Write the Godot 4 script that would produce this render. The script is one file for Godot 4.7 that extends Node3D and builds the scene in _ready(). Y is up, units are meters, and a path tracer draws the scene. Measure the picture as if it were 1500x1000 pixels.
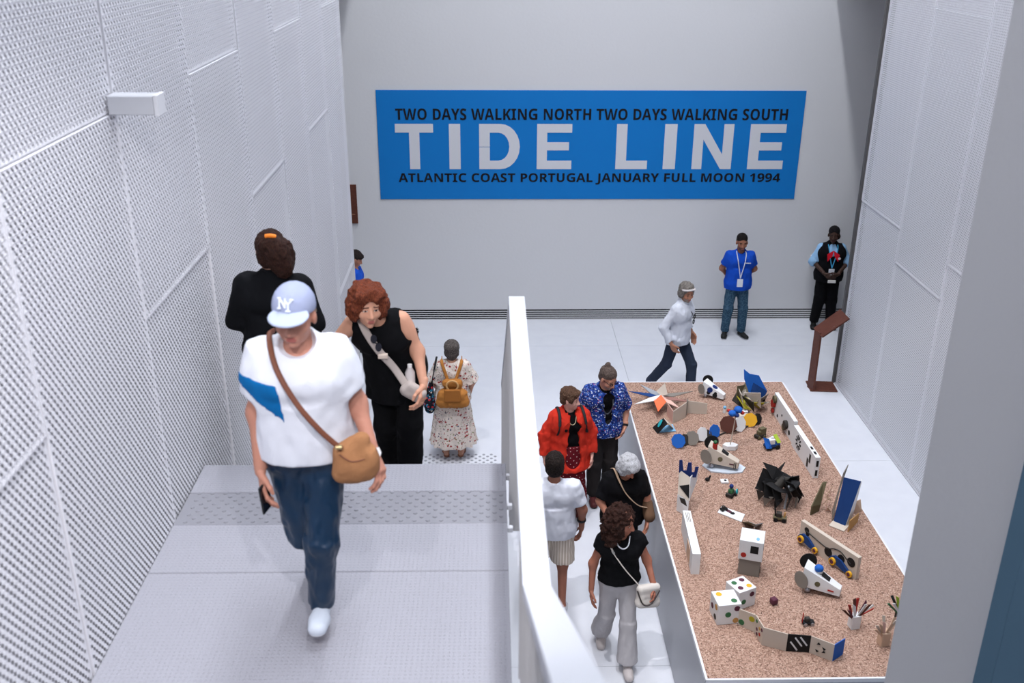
extends Node3D
# ---------------------------------------------------------------- constants
const FOC := 1458.0
const PITCH := 22.9
const YAW := 1.266
const ROLL := 0.2865
const EYE := Vector3(0, 6.43, 0)
const LAND := 3.46
const TOP := 0.98
const RISE := 0.173
const RUN := 0.29
const EDGE := -5.17
var cam_basis: Basis
var M := {}
var jobs: Array = []
var used := {}
var rng := RandomNumberGenerator.new()

# ---------------------------------------------------------------- signed distance shapes
class Sdf:
	var kind := PackedInt32Array()
	var pa := PackedVector3Array()
	var pb := PackedVector3Array()
	var ra := PackedFloat32Array()
	var rb := PackedFloat32Array()
	var bs: Array[Basis] = []
	var cuts: Array = []          # [kind, centre, radii or normal, basis, k]
	var k := 0.02
	var cell := 0.012
	var fold := 0.0
	var fold_freq := 20.0
	var fold_dir := Vector3.ONE
	var noise: FastNoiseLite
	var paint: Callable
	var flat_color := Color.WHITE
	func _add(t: int, a: Vector3, b: Vector3, r0: float, r1: float, m: Basis) -> void:
		kind.append(t); pa.append(a); pb.append(b); ra.append(r0); rb.append(r1); bs.append(m)
	func cap(a: Vector3, b: Vector3, r0: float, r1 := -1.0) -> void:
		_add(0, a, b, r0, r0 if r1 < 0.0 else r1, Basis.IDENTITY)
	func ell(c: Vector3, r: Vector3, m := Basis.IDENTITY) -> void:
		_add(1, c, r, maxf(r.x, maxf(r.y, r.z)), 0.0, m)
	func cone(a: Vector3, b: Vector3, r0: float, r1: float) -> void:   # both ends flat
		_add(2, a, b, r0, r1, Basis.IDENTITY)
	func skirt(a: Vector3, b: Vector3, r0: float, r1: float, squash: float, pleats: float, depth: float) -> void:
		_add(3, a, b, r0, r1, Basis(Vector3(squash, pleats, depth), Vector3.ZERO, Vector3.ZERO))
	func cut_ell(c: Vector3, r: Vector3, m := Basis.IDENTITY, kk := 0.004) -> void:
		cuts.append([0, c, r, m, kk])
	func cut_plane(p: Vector3, n: Vector3) -> void:                    # removes the side n points to
		cuts.append([1, p, n.normalized(), Basis.IDENTITY, 0.0])
	func one(i: int, p: Vector3) -> float:
		var t := kind[i]
		var a := pa[i]
		if t == 1:
			var q: Vector3 = (p - a) * bs[i]
			var r := pb[i]
			var u := q / r
			var k0 := u.length()
			var k1 := (u / r).length()
			return -minf(r.x, minf(r.y, r.z)) if k1 < 0.0001 else k0 * (k0 - 1.0) / k1
		var ba := pb[i] - a
		var ap := p - a
		var h := ap.dot(ba) / ba.length_squared()
		if t == 0:
			h = clampf(h, 0.0, 1.0)
			return (ap - ba * h).length() - lerpf(ra[i], rb[i], h)
		var hh := clampf(h, 0.0, 1.0)
		var lim := (absf(h - 0.5) - 0.5) * ba.length()
		if t == 2:
			return maxf((ap - ba * hh).length() - lerpf(ra[i], rb[i], hh), lim)
		var s: Vector3 = bs[i].x
		var w := ap - ba * hh
		w.y = 0.0
		w.z /= s.x
		var ang := atan2(w.z, w.x)
		var rr := lerpf(ra[i], rb[i], hh) * (1.0 + s.z * hh * sin(ang * s.y + 2.0 * sin(ang * 2.0)))
		return maxf((w.length() - rr) * 0.85, lim)
	func field(p: Vector3, near: PackedInt32Array) -> float:
		var d := 9.0
		for i in near:
			var e := one(i, p)
			var h := maxf(k - absf(d - e), 0.0)
			d = minf(d, e) - h * h / (4.0 * k)
		if fold > 0.0:
			d += fold * noise.get_noise_3dv(p * fold_dir * fold_freq)
		for c in cuts:
			var e: float
			if c[0] == 1:
				e = (p - c[1]).dot(c[2])
			else:
				var q: Vector3 = (p - c[1]) * c[3]
				var r: Vector3 = c[2]
				var u := q / r
				var k0 := u.length()
				e = -(k0 * (k0 - 1.0) / maxf((u / r).length(), 0.0001))
			d = maxf(d, e)
		return d
	func reach(i: int) -> AABB:
		var r := maxf(ra[i], rb[i]) * 1.15 + 0.01
		if kind[i] == 1:
			return AABB(pa[i] - Vector3.ONE * r, Vector3.ONE * 2.0 * r)
		return AABB(pa[i], Vector3.ZERO).expand(pb[i]).grow(r)
	func mesh_into(V: PackedVector3Array, C: PackedColorArray, I: PackedInt32Array) -> Array:
		const B := 4
		var all := PackedInt32Array()
		var box := reach(0)
		for i in kind.size():
			all.append(i)
			box = box.merge(reach(i))
		box = box.grow(cell * 2.0)
		var nb := Vector3i((box.size / (cell * B)).ceil()) + Vector3i.ONE
		var sx := nb.x * B + 1
		var sy := nb.y * B + 1
		var sz := nb.z * B + 1
		var sxy := sx * sy
		var val := PackedFloat32Array()
		val.resize(sx * sy * sz)
		val.fill(1.0)
		var vid := PackedInt32Array()
		vid.resize(sx * sy * sz)
		vid.fill(-1)
		var o := box.position
		var half := cell * B * 0.5
		var diag := half * 1.7321
		var act: Array[Vector3i] = []
		var reaches: Array[AABB] = []
		for i in all:
			reaches.append(reach(i).grow(diag + k))
		for bz in nb.z:
			for by in nb.y:
				for bx in nb.x:
					var c := o + Vector3(bx, by, bz) * (cell * B) + Vector3.ONE * half
					var near := PackedInt32Array()
					var least := 9.0
					for i in all:
						if reaches[i].has_point(c):
							var e := one(i, c)
							if e < diag * 1.25 + k + fold:
								near.append(i)
								least = minf(least, e)
					if near.is_empty():
						continue
					var mid := field(c, near)
					if absf(mid) > diag * 1.35 + fold:
						continue
					act.append(Vector3i(bx, by, bz))
					for z in range(bz * B, bz * B + B + 1):
						for y in range(by * B, by * B + B + 1):
							var row := z * sxy + y * sx
							for x in range(bx * B, bx * B + B + 1):
								if val[row + x] == 1.0:
									val[row + x] = field(o + Vector3(x, y, z) * cell, near)
		var first := V.size()
		var off := PackedInt32Array([0, 1, sx, sx + 1, sxy, sxy + 1, sxy + sx, sxy + sx + 1])
		var ea := PackedInt32Array([0, 2, 4, 6, 0, 1, 4, 5, 0, 1, 2, 3])
		var eb := PackedInt32Array([1, 3, 5, 7, 2, 3, 6, 7, 4, 5, 6, 7])
		var at: Array[Vector3] = []
		for n in 8:
			at.append(Vector3(n & 1, (n >> 1) & 1, n >> 2))
		for b in act:
			for z in range(b.z * B, b.z * B + B):
				for y in range(b.y * B, b.y * B + B):
					for x in range(b.x * B, b.x * B + B):
						var q := z * sxy + y * sx + x
						var s := 0
						for n in 8:
							if val[q + off[n]] < 0.0:
								s += 1
						if s == 0 or s == 8:
							continue
						var sum := Vector3.ZERO
						var cnt := 0.0
						for n in 12:
							var va := val[q + off[ea[n]]]
							var vb := val[q + off[eb[n]]]
							if (va < 0.0) != (vb < 0.0):
								sum += at[ea[n]].lerp(at[eb[n]], va / (va - vb))
								cnt += 1.0
						vid[q] = V.size()
						var p := o + (Vector3(x, y, z) + sum / cnt) * cell
						V.append(p)
						C.append(paint.call(p) if paint.is_valid() else flat_color)
		for b in act:
			for z in range(b.z * B, b.z * B + B):
				for y in range(b.y * B, b.y * B + B):
					for x in range(b.x * B, b.x * B + B):
						var q := z * sxy + y * sx + x
						if vid[q] < 0:
							continue
						var inside := val[q] < 0.0
						if y > 0 and z > 0 and inside != (val[q + 1] < 0.0):
							_quad(I, inside, vid[q], vid[q - sx], vid[q - sx - sxy], vid[q - sxy])
						if x > 0 and z > 0 and inside != (val[q + sx] < 0.0):
							_quad(I, inside, vid[q], vid[q - sxy], vid[q - 1 - sxy], vid[q - 1])
						if x > 0 and y > 0 and inside != (val[q + sxy] < 0.0):
							_quad(I, inside, vid[q], vid[q - 1], vid[q - 1 - sx], vid[q - sx])
		return [first, V.size()]
	func _quad(I: PackedInt32Array, flip: bool, a: int, b: int, c: int, d: int) -> void:
		if a < 0 or b < 0 or c < 0 or d < 0:
			return
		if flip:
			I.append_array(PackedInt32Array([a, c, b, a, d, c]))
		else:
			I.append_array(PackedInt32Array([a, b, c, a, c, d]))

func run_job(n: int) -> void:
	var j: Dictionary = jobs[n]
	var V := PackedVector3Array()
	var C := PackedColorArray()
	var I := PackedInt32Array()
	for s: Sdf in j.parts:
		# appended through a fresh array each time, because packed arrays are passed by reference inside the call
		s.mesh_into(V, C, I)
	var N := PackedVector3Array()
	N.resize(V.size())
	for t in range(0, I.size(), 3):
		var a := I[t]
		var b := I[t + 1]
		var c := I[t + 2]
		var nn := (V[c] - V[a]).cross(V[b] - V[a])
		N[a] += nn
		N[b] += nn
		N[c] += nn
	for i in N.size():
		N[i] = N[i].normalized()
	j.out = [V, N, C, I]

func run_jobs() -> void:
	var g := WorkerThreadPool.add_group_task(run_job, jobs.size(), -1, true)
	WorkerThreadPool.wait_for_group_task_completion(g)
	for j in jobs:
		var arr := []
		arr.resize(Mesh.ARRAY_MAX)
		if j.out[0].size() == 0:
			print("empty shape: ", j.node.name, " of ", j.node.get_parent().name)
			continue
		arr[Mesh.ARRAY_VERTEX] = j.out[0]
		arr[Mesh.ARRAY_NORMAL] = j.out[1]
		arr[Mesh.ARRAY_COLOR] = j.out[2]
		arr[Mesh.ARRAY_INDEX] = j.out[3]
		var m := ArrayMesh.new()
		m.add_surface_from_arrays(Mesh.PRIMITIVE_TRIANGLES, arr)
		m.surface_set_material(0, j.mat)
		j.node.mesh = m

func grown(called: String, parts: Array, m: Material, parent: Node) -> MeshInstance3D:
	var o := MeshInstance3D.new()
	o.name = called
	parent.add_child(o, true)
	jobs.append({"parts": parts, "mat": m, "node": o, "out": []})
	return o

# ---------------------------------------------------------------- plain mesh building
class MB:
	var V := PackedVector3Array()
	var N := PackedVector3Array()
	var U := PackedVector2Array()
	var xf := Transform3D.IDENTITY
	func tri(a: Vector3, b: Vector3, c: Vector3) -> void:      # counter-clockwise seen from outside
		var n := (b - a).cross(c - a).normalized()
		V.append_array(PackedVector3Array([xf * a, xf * c, xf * b]))
		var w := (xf.basis * n).normalized()
		N.append_array(PackedVector3Array([w, w, w]))
	func quad(a: Vector3, b: Vector3, c: Vector3, d: Vector3) -> void:
		tri(a, b, c)
		tri(a, c, d)
	func smooth(a: Vector3, b: Vector3, c: Vector3, na: Vector3, nb: Vector3, nc: Vector3) -> void:
		V.append_array(PackedVector3Array([xf * a, xf * c, xf * b]))
		N.append_array(PackedVector3Array([(xf.basis * na).normalized(), (xf.basis * nc).normalized(), (xf.basis * nb).normalized()]))
	func box(lo: Vector3, hi: Vector3, bev := 0.0) -> MB:
		if bev <= 0.0:
			var p := []
			for n in 8:
				p.append(Vector3(hi.x if n & 1 else lo.x, hi.y if n & 2 else lo.y, hi.z if n & 4 else lo.z))
			quad(p[4], p[5], p[7], p[6]); quad(p[1], p[0], p[2], p[3]); quad(p[5], p[1], p[3], p[7])
			quad(p[0], p[4], p[6], p[2]); quad(p[6], p[7], p[3], p[2]); quad(p[0], p[1], p[5], p[4])
			return self
		var c := (lo + hi) * 0.5
		var h := (hi - lo) * 0.5
		var g := []
		for ax in 3:
			for s in [-1.0, 1.0]:
				var u := (ax + 1) % 3
				var v := (ax + 2) % 3
				var f := []
				for t in [[-1, -1], [1, -1], [1, 1], [-1, 1]]:
					var q := Vector3.ZERO
					q[ax] = s * h[ax]; q[u] = t[0] * (h[u] - bev); q[v] = t[1] * (h[v] - bev)
					f.append(c + q)
				if s > 0: quad(f[0], f[1], f[2], f[3])
				else: quad(f[3], f[2], f[1], f[0])
		for ax in 3:
			var u := (ax + 1) % 3
			var v := (ax + 2) % 3
			for su in [-1.0, 1.0]:
				for sv in [-1.0, 1.0]:
					var e := []
					for t in [[-1, 0], [1, 0], [1, 1], [-1, 1]]:
						var q := Vector3.ZERO
						q[ax] = t[0] * (h[ax] - bev)
						q[u] = su * (h[u] - (bev if t[1] else 0.0))
						q[v] = sv * (h[v] - (0.0 if t[1] else bev))
						e.append(c + q)
					if su * sv > 0: quad(e[0], e[1], e[2], e[3])
					else: quad(e[3], e[2], e[1], e[0])
		for n in 8:
			var s := Vector3(1 if n & 1 else -1, 1 if n & 2 else -1, 1 if n & 4 else -1)
			var a := c + s * Vector3(h.x, h.y - bev, h.z - bev)
			var b := c + s * Vector3(h.x - bev, h.y, h.z - bev)
			var d := c + s * Vector3(h.x - bev, h.y - bev, h.z)
			if s.x * s.y * s.z > 0: tri(a, b, d)
			else: tri(a, d, b)
		return self
	func plate(pts: Array, thick: float) -> MB:                # flat 3D polygon with thickness (convex or not)
		var n := Vector3.ZERO
		for i in pts.size():
			n += (pts[i] as Vector3).cross(pts[(i + 1) % pts.size()])
		n = n.normalized()
		var u: Vector3 = (pts[1] - pts[0]).normalized()
		var v := n.cross(u)
		var flat := PackedVector2Array()
		for p in pts:
			flat.append(Vector2((p - pts[0]).dot(u), (p - pts[0]).dot(v)))
		var t := Geometry2D.triangulate_polygon(flat)
		var h := n * thick * 0.5
		for i in range(0, t.size(), 3):
			var a: Vector3 = pts[t[i]]; var b: Vector3 = pts[t[i + 1]]; var c: Vector3 = pts[t[i + 2]]
			if (b - a).cross(c - a).dot(n) < 0:
				var w := b
				b = c; c = w
			tri(a + h, b + h, c + h); tri(a - h, c - h, b - h)
		for i in pts.size():
			var a: Vector3 = pts[i]; var b: Vector3 = pts[(i + 1) % pts.size()]
			quad(a - h, b - h, b + h, a + h)
		return self
	func disc(c: Vector3, n: Vector3, r: float, thick := 0.004, seg := 16, r2 := -1.0) -> MB:
		n = n.normalized()
		var u := n.cross(Vector3.UP if absf(n.y) < 0.9 else Vector3.RIGHT).normalized()
		var v := n.cross(u)
		if r2 < 0: r2 = r
		var p := []
		for i in seg:
			p.append(c + u * cos(TAU * i / seg) * r + v * sin(TAU * i / seg) * r2)
		return plate(p, thick)
	func tube(path: Array, rad, seg := 8, flat := 1.0, up := Vector3.UP) -> MB:  # rad a number or one per point
		var rings := []
		for i in path.size():
			var d: Vector3 = (path[mini(i + 1, path.size() - 1)] - path[maxi(i - 1, 0)]).normalized()
			var u := d.cross(up if absf(d.dot(up)) < 0.95 else Vector3.RIGHT).normalized()
			var v := u.cross(d)
			var r: float = rad[i] if rad is Array else rad
			var ring := []
			for k in seg:
				var a := TAU * k / seg
				ring.append([path[i] + u * cos(a) * r + v * sin(a) * r * flat, u * cos(a) * flat + v * sin(a)])
			rings.append(ring)
		for i in path.size() - 1:
			for k in seg:
				var a: Array = rings[i][k]; var b: Array = rings[i][(k + 1) % seg]
				var c: Array = rings[i + 1][(k + 1) % seg]; var d: Array = rings[i + 1][k]
				smooth(a[0], c[0], b[0], a[1], c[1], b[1])
				smooth(a[0], d[0], c[0], a[1], d[1], c[1])
		for e in [0, path.size() - 1]:
			for k in range(1, seg - 1):
				if e: tri(rings[e][0][0], rings[e][k + 1][0], rings[e][k][0])
				else: tri(rings[e][0][0], rings[e][k][0], rings[e][k + 1][0])
		return self
	func ball(c: Vector3, r: Vector3, seg := 12, rows := 8, from := -PI / 2) -> MB:
		for j in rows:
			var a0 := lerpf(from, PI / 2, float(j) / rows)
			var a1 := lerpf(from, PI / 2, float(j + 1) / rows)
			for i in seg:
				var t0 := TAU * i / seg
				var t1 := TAU * (i + 1) / seg
				var q := [Vector3(cos(a0) * cos(t0), sin(a0), -cos(a0) * sin(t0)), Vector3(cos(a0) * cos(t1), sin(a0), -cos(a0) * sin(t1)), Vector3(cos(a1) * cos(t1), sin(a1), -cos(a1) * sin(t1)), Vector3(cos(a1) * cos(t0), sin(a1), -cos(a1) * sin(t0))]
				if j > 0 or from > -PI / 2 + 0.01: smooth(c + q[0] * r, c + q[1] * r, c + q[2] * r, q[0] / r, q[1] / r, q[2] / r)
				if j < rows - 1: smooth(c + q[0] * r, c + q[2] * r, c + q[3] * r, q[0] / r, q[2] / r, q[3] / r)
				elif j == 0 or true: pass
		return self
	func mesh(m: Material) -> ArrayMesh:
		var arr := []
		arr.resize(Mesh.ARRAY_MAX)
		arr[Mesh.ARRAY_VERTEX] = V
		arr[Mesh.ARRAY_NORMAL] = N
		if U.size() == V.size(): arr[Mesh.ARRAY_TEX_UV] = U
		var o := ArrayMesh.new()
		o.add_surface_from_arrays(Mesh.PRIMITIVE_TRIANGLES, arr)
		o.surface_set_material(0, m)
		return o

func obj(called: String, b: MB, m: Material, parent: Node = self) -> MeshInstance3D:
	return inst(called, b.mesh(m), parent)
func inst(called: String, m: Mesh, parent: Node) -> MeshInstance3D:
	var o := MeshInstance3D.new()
	o.name = numbered(called) if parent == self else called
	o.mesh = m
	parent.add_child(o, true)
	return o
func numbered(called: String) -> String:
	if not used.has(called):
		used[called] = 0
		return called
	used[called] += 1
	return "%s_%03d" % [called, used[called]]
func tag(o: Node, label: String, category: String, group := "") -> Node:
	o.set_meta("label", label)
	o.set_meta("category", category)
	if group: o.set_meta("group", group)
	return o
func thing(called: String, label: String, category: String, at := Vector3.ZERO, turn := 0.0, group := "") -> Node3D:
	var o := Node3D.new()
	o.name = numbered(called)
	add_child(o)
	o.position = at
	o.rotation.y = turn
	tag(o, label, category, group)
	return o
func struct(called: String, label := "") -> Node3D:
	var o := Node3D.new()
	o.name = numbered(called)
	add_child(o)
	o.set_meta("kind", "structure")
	if label: o.set_meta("label", label)
	return o

# ---------------------------------------------------------------- a photo pixel to a direction, met with a plane
func ray(x: float, y: float) -> Vector3:
	return cam_basis * Vector3((x - 750.0) / FOC, -(y - 500.0) / FOC, -1.0)
func on_y(x: float, y: float, h: float) -> Vector3:
	var d := ray(x, y)
	return EYE + d * ((h - EYE.y) / d.y)
func on_z(x: float, y: float, z: float) -> Vector3:
	var d := ray(x, y)
	return EYE + d * ((z - EYE.z) / d.z)
func on_x(x: float, y: float, at: float) -> Vector3:
	var d := ray(x, y)
	return EYE + d * ((at - EYE.x) / d.x)
func rgb(r: int, g: int, b: int) -> Color:
	return Color8(r, g, b)

# ---------------------------------------------------------------- materials
func mat(c: Color, rough := 0.85, metal := 0.0) -> StandardMaterial3D:
	var m := StandardMaterial3D.new()
	m.albedo_color = c
	m.roughness = rough
	m.metallic = metal
	m.metallic_specular = 0.4
	return m
func noise_tex(freq: float, kind: int, size := 512, octaves := 4, ramp: Gradient = null, as_normal := false, bump := 4.0, sd := 1) -> NoiseTexture2D:
	var n := FastNoiseLite.new()
	n.noise_type = kind
	n.frequency = freq
	n.fractal_octaves = octaves
	n.seed = sd
	var t := NoiseTexture2D.new()
	t.width = size
	t.height = size
	t.seamless = true
	t.noise = n
	t.as_normal_map = as_normal
	t.bump_strength = bump
	if ramp: t.color_ramp = ramp
	return t
func ramp(stops: Array) -> Gradient:
	var g := Gradient.new()
	var o := PackedFloat32Array()
	var c := PackedColorArray()
	for s in stops:
		o.append(s[0]); c.append(s[1])
	g.offsets = o
	g.colors = c
	return g
func tri_tex(m: StandardMaterial3D, per_metre: float, world := false) -> StandardMaterial3D:
	m.uv1_triplanar = true
	m.uv1_world_triplanar = world
	m.uv1_scale = Vector3.ONE * per_metre
	m.uv1_triplanar_sharpness = 4.0
	return m
func cloth(c: Color, rough := 0.9, weave := 0.35) -> StandardMaterial3D:
	var m := mat(c, rough)
	m.normal_enabled = true
	m.normal_texture = M.weave_tex
	m.normal_scale = weave
	m.metallic_specular = 0.25
	return tri_tex(m, 4.0)
func spots_image(size: int, base: Color, kinds: Array, sd: int) -> ImageTexture:    # kinds: [colour, how many, least radius, most radius, stretch]
	var im := Image.create(size, size, false, Image.FORMAT_RGB8)
	im.fill(base)
	var r := RandomNumberGenerator.new()
	r.seed = sd
	for k in kinds:
		for n in k[1]:
			var c := Vector2(r.randf() * size, r.randf() * size)
			var rad := r.randf_range(k[2], k[3])
			var dir := Vector2.from_angle(r.randf() * TAU)
			var st: float = k[4]
			var reach := int(rad * st) + 2
			for dy in range(-reach, reach + 1):
				for dx in range(-reach, reach + 1):
					var d := Vector2(dx, dy)
					var q := Vector2(d.dot(dir) / st, d.dot(dir.orthogonal()))
					if q.length() <= rad:
						im.set_pixel(posmod(int(c.x) + dx, size), posmod(int(c.y) + dy, size), k[0])
	return ImageTexture.create_from_image(im)
func printed(t: Texture2D, per_metre: float, rough := 0.9) -> StandardMaterial3D:
	var m := mat(Color.WHITE, rough)
	m.albedo_texture = t
	m.metallic_specular = 0.25
	return tri_tex(m, per_metre)
# ---------------------------------------------------------------- setting
func make_materials() -> void:
	M.weave_tex = noise_tex(0.35, FastNoiseLite.TYPE_SIMPLEX, 256, 2, null, true, 6.0, 3)
	M.white_wall = mat(rgb(214, 214, 216), 0.9)
	M.white_wall.normal_enabled = true
	M.white_wall.normal_texture = noise_tex(0.05, FastNoiseLite.TYPE_SIMPLEX, 512, 5, null, true, 1.2, 5)
	M.white_wall.normal_scale = 0.15
	tri_tex(M.white_wall, 0.5, true)
	M.floor = mat(rgb(212, 214, 220), 0.42)
	M.floor.albedo_texture = noise_tex(0.02, FastNoiseLite.TYPE_SIMPLEX, 512, 5, ramp([[0.0, Color(0.975, 0.975, 0.98)], [1.0, Color(1, 1, 1)]]), false, 1.0, 8)
	tri_tex(M.floor, 0.25, true)
	M.joint = mat(rgb(176, 176, 182), 0.9)
	M.mesh_metal = mat(rgb(236, 236, 241), 0.5)
	M.mesh_back = mat(rgb(188, 188, 194), 0.95)   # added backing; its grey stands in for the shade inside the holes
	M.recess_shade = mat(rgb(88, 86, 86), 0.7)  # dark tone painted for the shade of the end recess
	M.rail = mat(rgb(190, 192, 198), 0.45)
	M.fin = mat(rgb(205, 203, 203), 0.5)
	M.stair = mat(rgb(154, 154, 162), 0.45, 0.0)
	var dots := Image.create(128, 128, false, Image.FORMAT_L8)
	for y in 128:
		for x in 128:
			var best := 9.0
			for c in [Vector2(32, 32), Vector2(96, 96), Vector2(96, 32), Vector2(32, 96)]:
				best = minf(best, Vector2(x, y).distance_to(c) / 20.0)
			dots.set_pixel(x, y, Color.WHITE * smoothstep(1.0, 0.45, best))
	M.stair.heightmap_enabled = true
	M.stair.heightmap_texture = ImageTexture.create_from_image(dots)
	M.stair.heightmap_scale = 0.22
	tri_tex(M.stair, 22.0, true)
	M.tactile = mat(rgb(150, 152, 158), 0.6)
	M.stud = mat(rgb(136, 136, 143), 0.35)
	M.pillar = M.white_wall
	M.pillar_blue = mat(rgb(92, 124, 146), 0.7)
	M.black = mat(rgb(26, 26, 28), 0.7)
	M.slot = mat(rgb(14, 15, 17), 0.9)
	M.blue_panel = mat(rgb(0, 118, 196), 0.75)
	M.letter_white = mat(rgb(212, 213, 218), 0.85)
	M.letter_black = mat(rgb(10, 12, 18), 0.8)
	M.rust = mat(rgb(98, 54, 40), 0.6)
	M.rust.albedo_texture = noise_tex(0.03, FastNoiseLite.TYPE_SIMPLEX, 256, 4, ramp([[0.0, Color(0.86, 0.84, 0.84)], [1.0, Color(1, 1, 1)]]), false, 1.0, 4)
	tri_tex(M.rust, 1.5)
	M.plinth = mat(rgb(164, 166, 173), 0.38, 0.0)
	M.plinth_rim = mat(rgb(216, 217, 221), 0.6)
	M.chips = mat(Color.WHITE, 0.95)
	M.chips.albedo_texture = spots_image(1024, rgb(156, 125, 109), [[rgb(176, 145, 127), 5200, 2.5, 6.0, 2.2], [rgb(136, 105, 90), 4600, 2.0, 5.0, 2.6], [rgb(190, 162, 145), 2600, 1.5, 4.0, 2.4], [rgb(108, 80, 67), 2000, 1.5, 3.4, 3.0], [rgb(164, 132, 115), 3000, 2.0, 5.0, 2.0], [rgb(78, 54, 44), 700, 1.2, 2.4, 3.6]], 11)
	M.chips.heightmap_enabled = true
	M.chips.heightmap_texture = noise_tex(0.09, FastNoiseLite.TYPE_CELLULAR, 512, 2, null, false, 1.0, 6)
	M.chips.heightmap_scale = 0.5
	tri_tex(M.chips, 0.9, true)
	M.lamp = mat(rgb(240, 240, 245), 0.5)
	M.lamp.emission_enabled = true
	M.lamp.emission = Color(0.95, 0.97, 1.0)
	M.lamp.emission_energy_multiplier = 2.0

func area(at: Vector3, size: Vector2, energy: float, col: Color, called: String, label: String) -> void:
	var t := thing(called, label, "lamp", at)
	obj("diffuser", MB.new().box(Vector3(-size.x / 2, 0.02, -size.y / 2), Vector3(size.x / 2, 0.06, size.y / 2)), M.lamp, t)
	obj("frame", MB.new().box(Vector3(-size.x / 2 - 0.1, 0.06, -size.y / 2 - 0.1), Vector3(size.x / 2 + 0.1, 0.12, size.y / 2 + 0.1)), M.fin, t)
	var l := AreaLight3D.new()
	l.name = "panel_light"
	l.area_size = size
	l.light_energy = energy
	l.light_color = col
	l.shadow_enabled = true
	l.area_range = 60.0
	l.area_attenuation = 2.0
	t.add_child(l)
	l.rotation.x = -PI / 2

func spot(at: Vector3, to: Vector3, angle: float, energy: float, col: Color, called: String, label: String, hang: Vector3) -> void:
	var t := thing(called, label, "spotlight", at, 0.0, "spotlights high above the hall")
	var d := (to - at).normalized()
	obj("housing", MB.new().tube([-d * 0.22, -d * 0.02], 0.07, 16), M.fin, t)
	obj("lens", MB.new().disc(d * -0.012, d, 0.06, 0.008, 20), M.lamp, t)
	obj("stem", MB.new().tube([-d * 0.12, -d * 0.12 + hang], 0.012, 8), M.fin, t)
	var l := SpotLight3D.new()
	l.name = "spot_light"
	l.light_energy = energy
	l.light_color = col
	l.light_size = 0.06
	l.spot_angle = angle
	l.spot_angle_attenuation = 0.5
	l.spot_range = 40.0
	l.spot_attenuation = 2.0
	l.shadow_enabled = true
	t.add_child(l)
	l.look_at_from_position(at, to)
	l.position = d * 0.01

func slab(called: String, lo: Vector3, hi: Vector3, m: Material, label := "") -> MeshInstance3D:
	var o := obj(called, MB.new().box(lo, hi), m)
	o.set_meta("kind", "structure")
	if label: o.set_meta("label", label)
	return o

# a sheet of expanded metal, w wide (along x) and h high (along y), facing +z
func expanded_sheet(w: float, h: float, cx: float, cy: float, lip: float) -> ArrayMesh:
	var b := MB.new()
	var cols := int(round((w - 0.007) / cx))
	var rows := int(round((h - 0.007) / cy))
	cx = (w - 0.007) / cols
	cy = (h - 0.007) / rows
	var x0 := -w / 2 + 0.0035
	var V := PackedVector3Array()
	for r in rows:
		var y := 0.0035 + (r + 0.5) * cy
		var shift := 0.5 if r % 2 else 0.0
		for c in range(0, cols + (1 if r % 2 else 0)):
			var x := x0 + (c + 0.5 - shift) * cx
			var L := maxf(x - cx / 2, x0)
			var R := minf(x + cx / 2, -x0)
			if R - L < cx * 0.9:                                          # half a mesh at the border stays closed
				V.append_array(PackedVector3Array([Vector3(L, y - cy / 2, 0), Vector3(R, y + cy / 2, 0), Vector3(R, y - cy / 2, 0), Vector3(L, y - cy / 2, 0), Vector3(L, y + cy / 2, 0), Vector3(R, y + cy / 2, 0)]))
				continue
			var o := [Vector3(L, y + cy / 2, 0), Vector3(x, y + cy / 2, 0), Vector3(R, y + cy / 2, 0), Vector3(R, y - cy / 2, 0), Vector3(x, y - cy / 2, 0), Vector3(L, y - cy / 2, 0)]
			var a := cx * 0.31
			var e := cy * 0.25
			var i := [Vector3(x - a, y, 0), Vector3(x - a * 0.3, y + e, -lip), Vector3(x + a * 0.3, y + e, -lip), Vector3(x + a, y, 0), Vector3(x + a * 0.3, y - e, lip), Vector3(x - a * 0.3, y - e, lip)]
			var f := [[o[5], i[0], o[0]], [o[0], i[0], i[1]], [o[0], i[1], o[1]], [o[1], i[1], i[2]], [o[1], i[2], o[2]], [o[2], i[2], i[3]], [o[2], i[3], o[3]], [o[3], i[3], i[4]], [o[3], i[4], o[4]], [o[4], i[4], i[5]], [o[4], i[5], o[5]], [o[5], i[5], i[0]]]
			for t in f:
				V.append(t[0]); V.append(t[1]); V.append(t[2])
	var N := PackedVector3Array()
	N.resize(V.size())
	for t in range(0, V.size(), 3):
		var n := (V[t + 2] - V[t]).cross(V[t + 1] - V[t]).normalized()
		if n.z < 0:
			var s := V[t + 1]
			V[t + 1] = V[t + 2]; V[t + 2] = s
			n = -n
		N[t] = n; N[t + 1] = n; N[t + 2] = n
	b.V = V
	b.N = N
	# plain folded border
	var k := 0.0035
	b.box(Vector3(-w / 2, 0, -0.03), Vector3(w / 2, k, 0.001)); b.box(Vector3(-w / 2, h - k, -0.03), Vector3(w / 2, h, 0.001))
	b.box(Vector3(-w / 2, k, -0.03), Vector3(-w / 2 + k, h - k, 0.001)); b.box(Vector3(w / 2 - k, k, -0.03), Vector3(w / 2, h - k, 0.001))
	return b.mesh(M.mesh_metal)

func panel_wall(parent: Node, sheet: ArrayMesh, x: float, face: float, zs: Array, lows: Array, h: float, top: float) -> void:
	for i in zs.size() - 1:
		var y: float = lows[i % lows.size()]
		while y < top:
			var o := inst("panel", sheet, parent)
			o.position = Vector3(x + face * (0.008 if int(round(y / h)) % 2 else 0.0), y, (zs[i] + zs[i + 1]) / 2)
			o.rotation.y = face * PI / 2
			y += h

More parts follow.
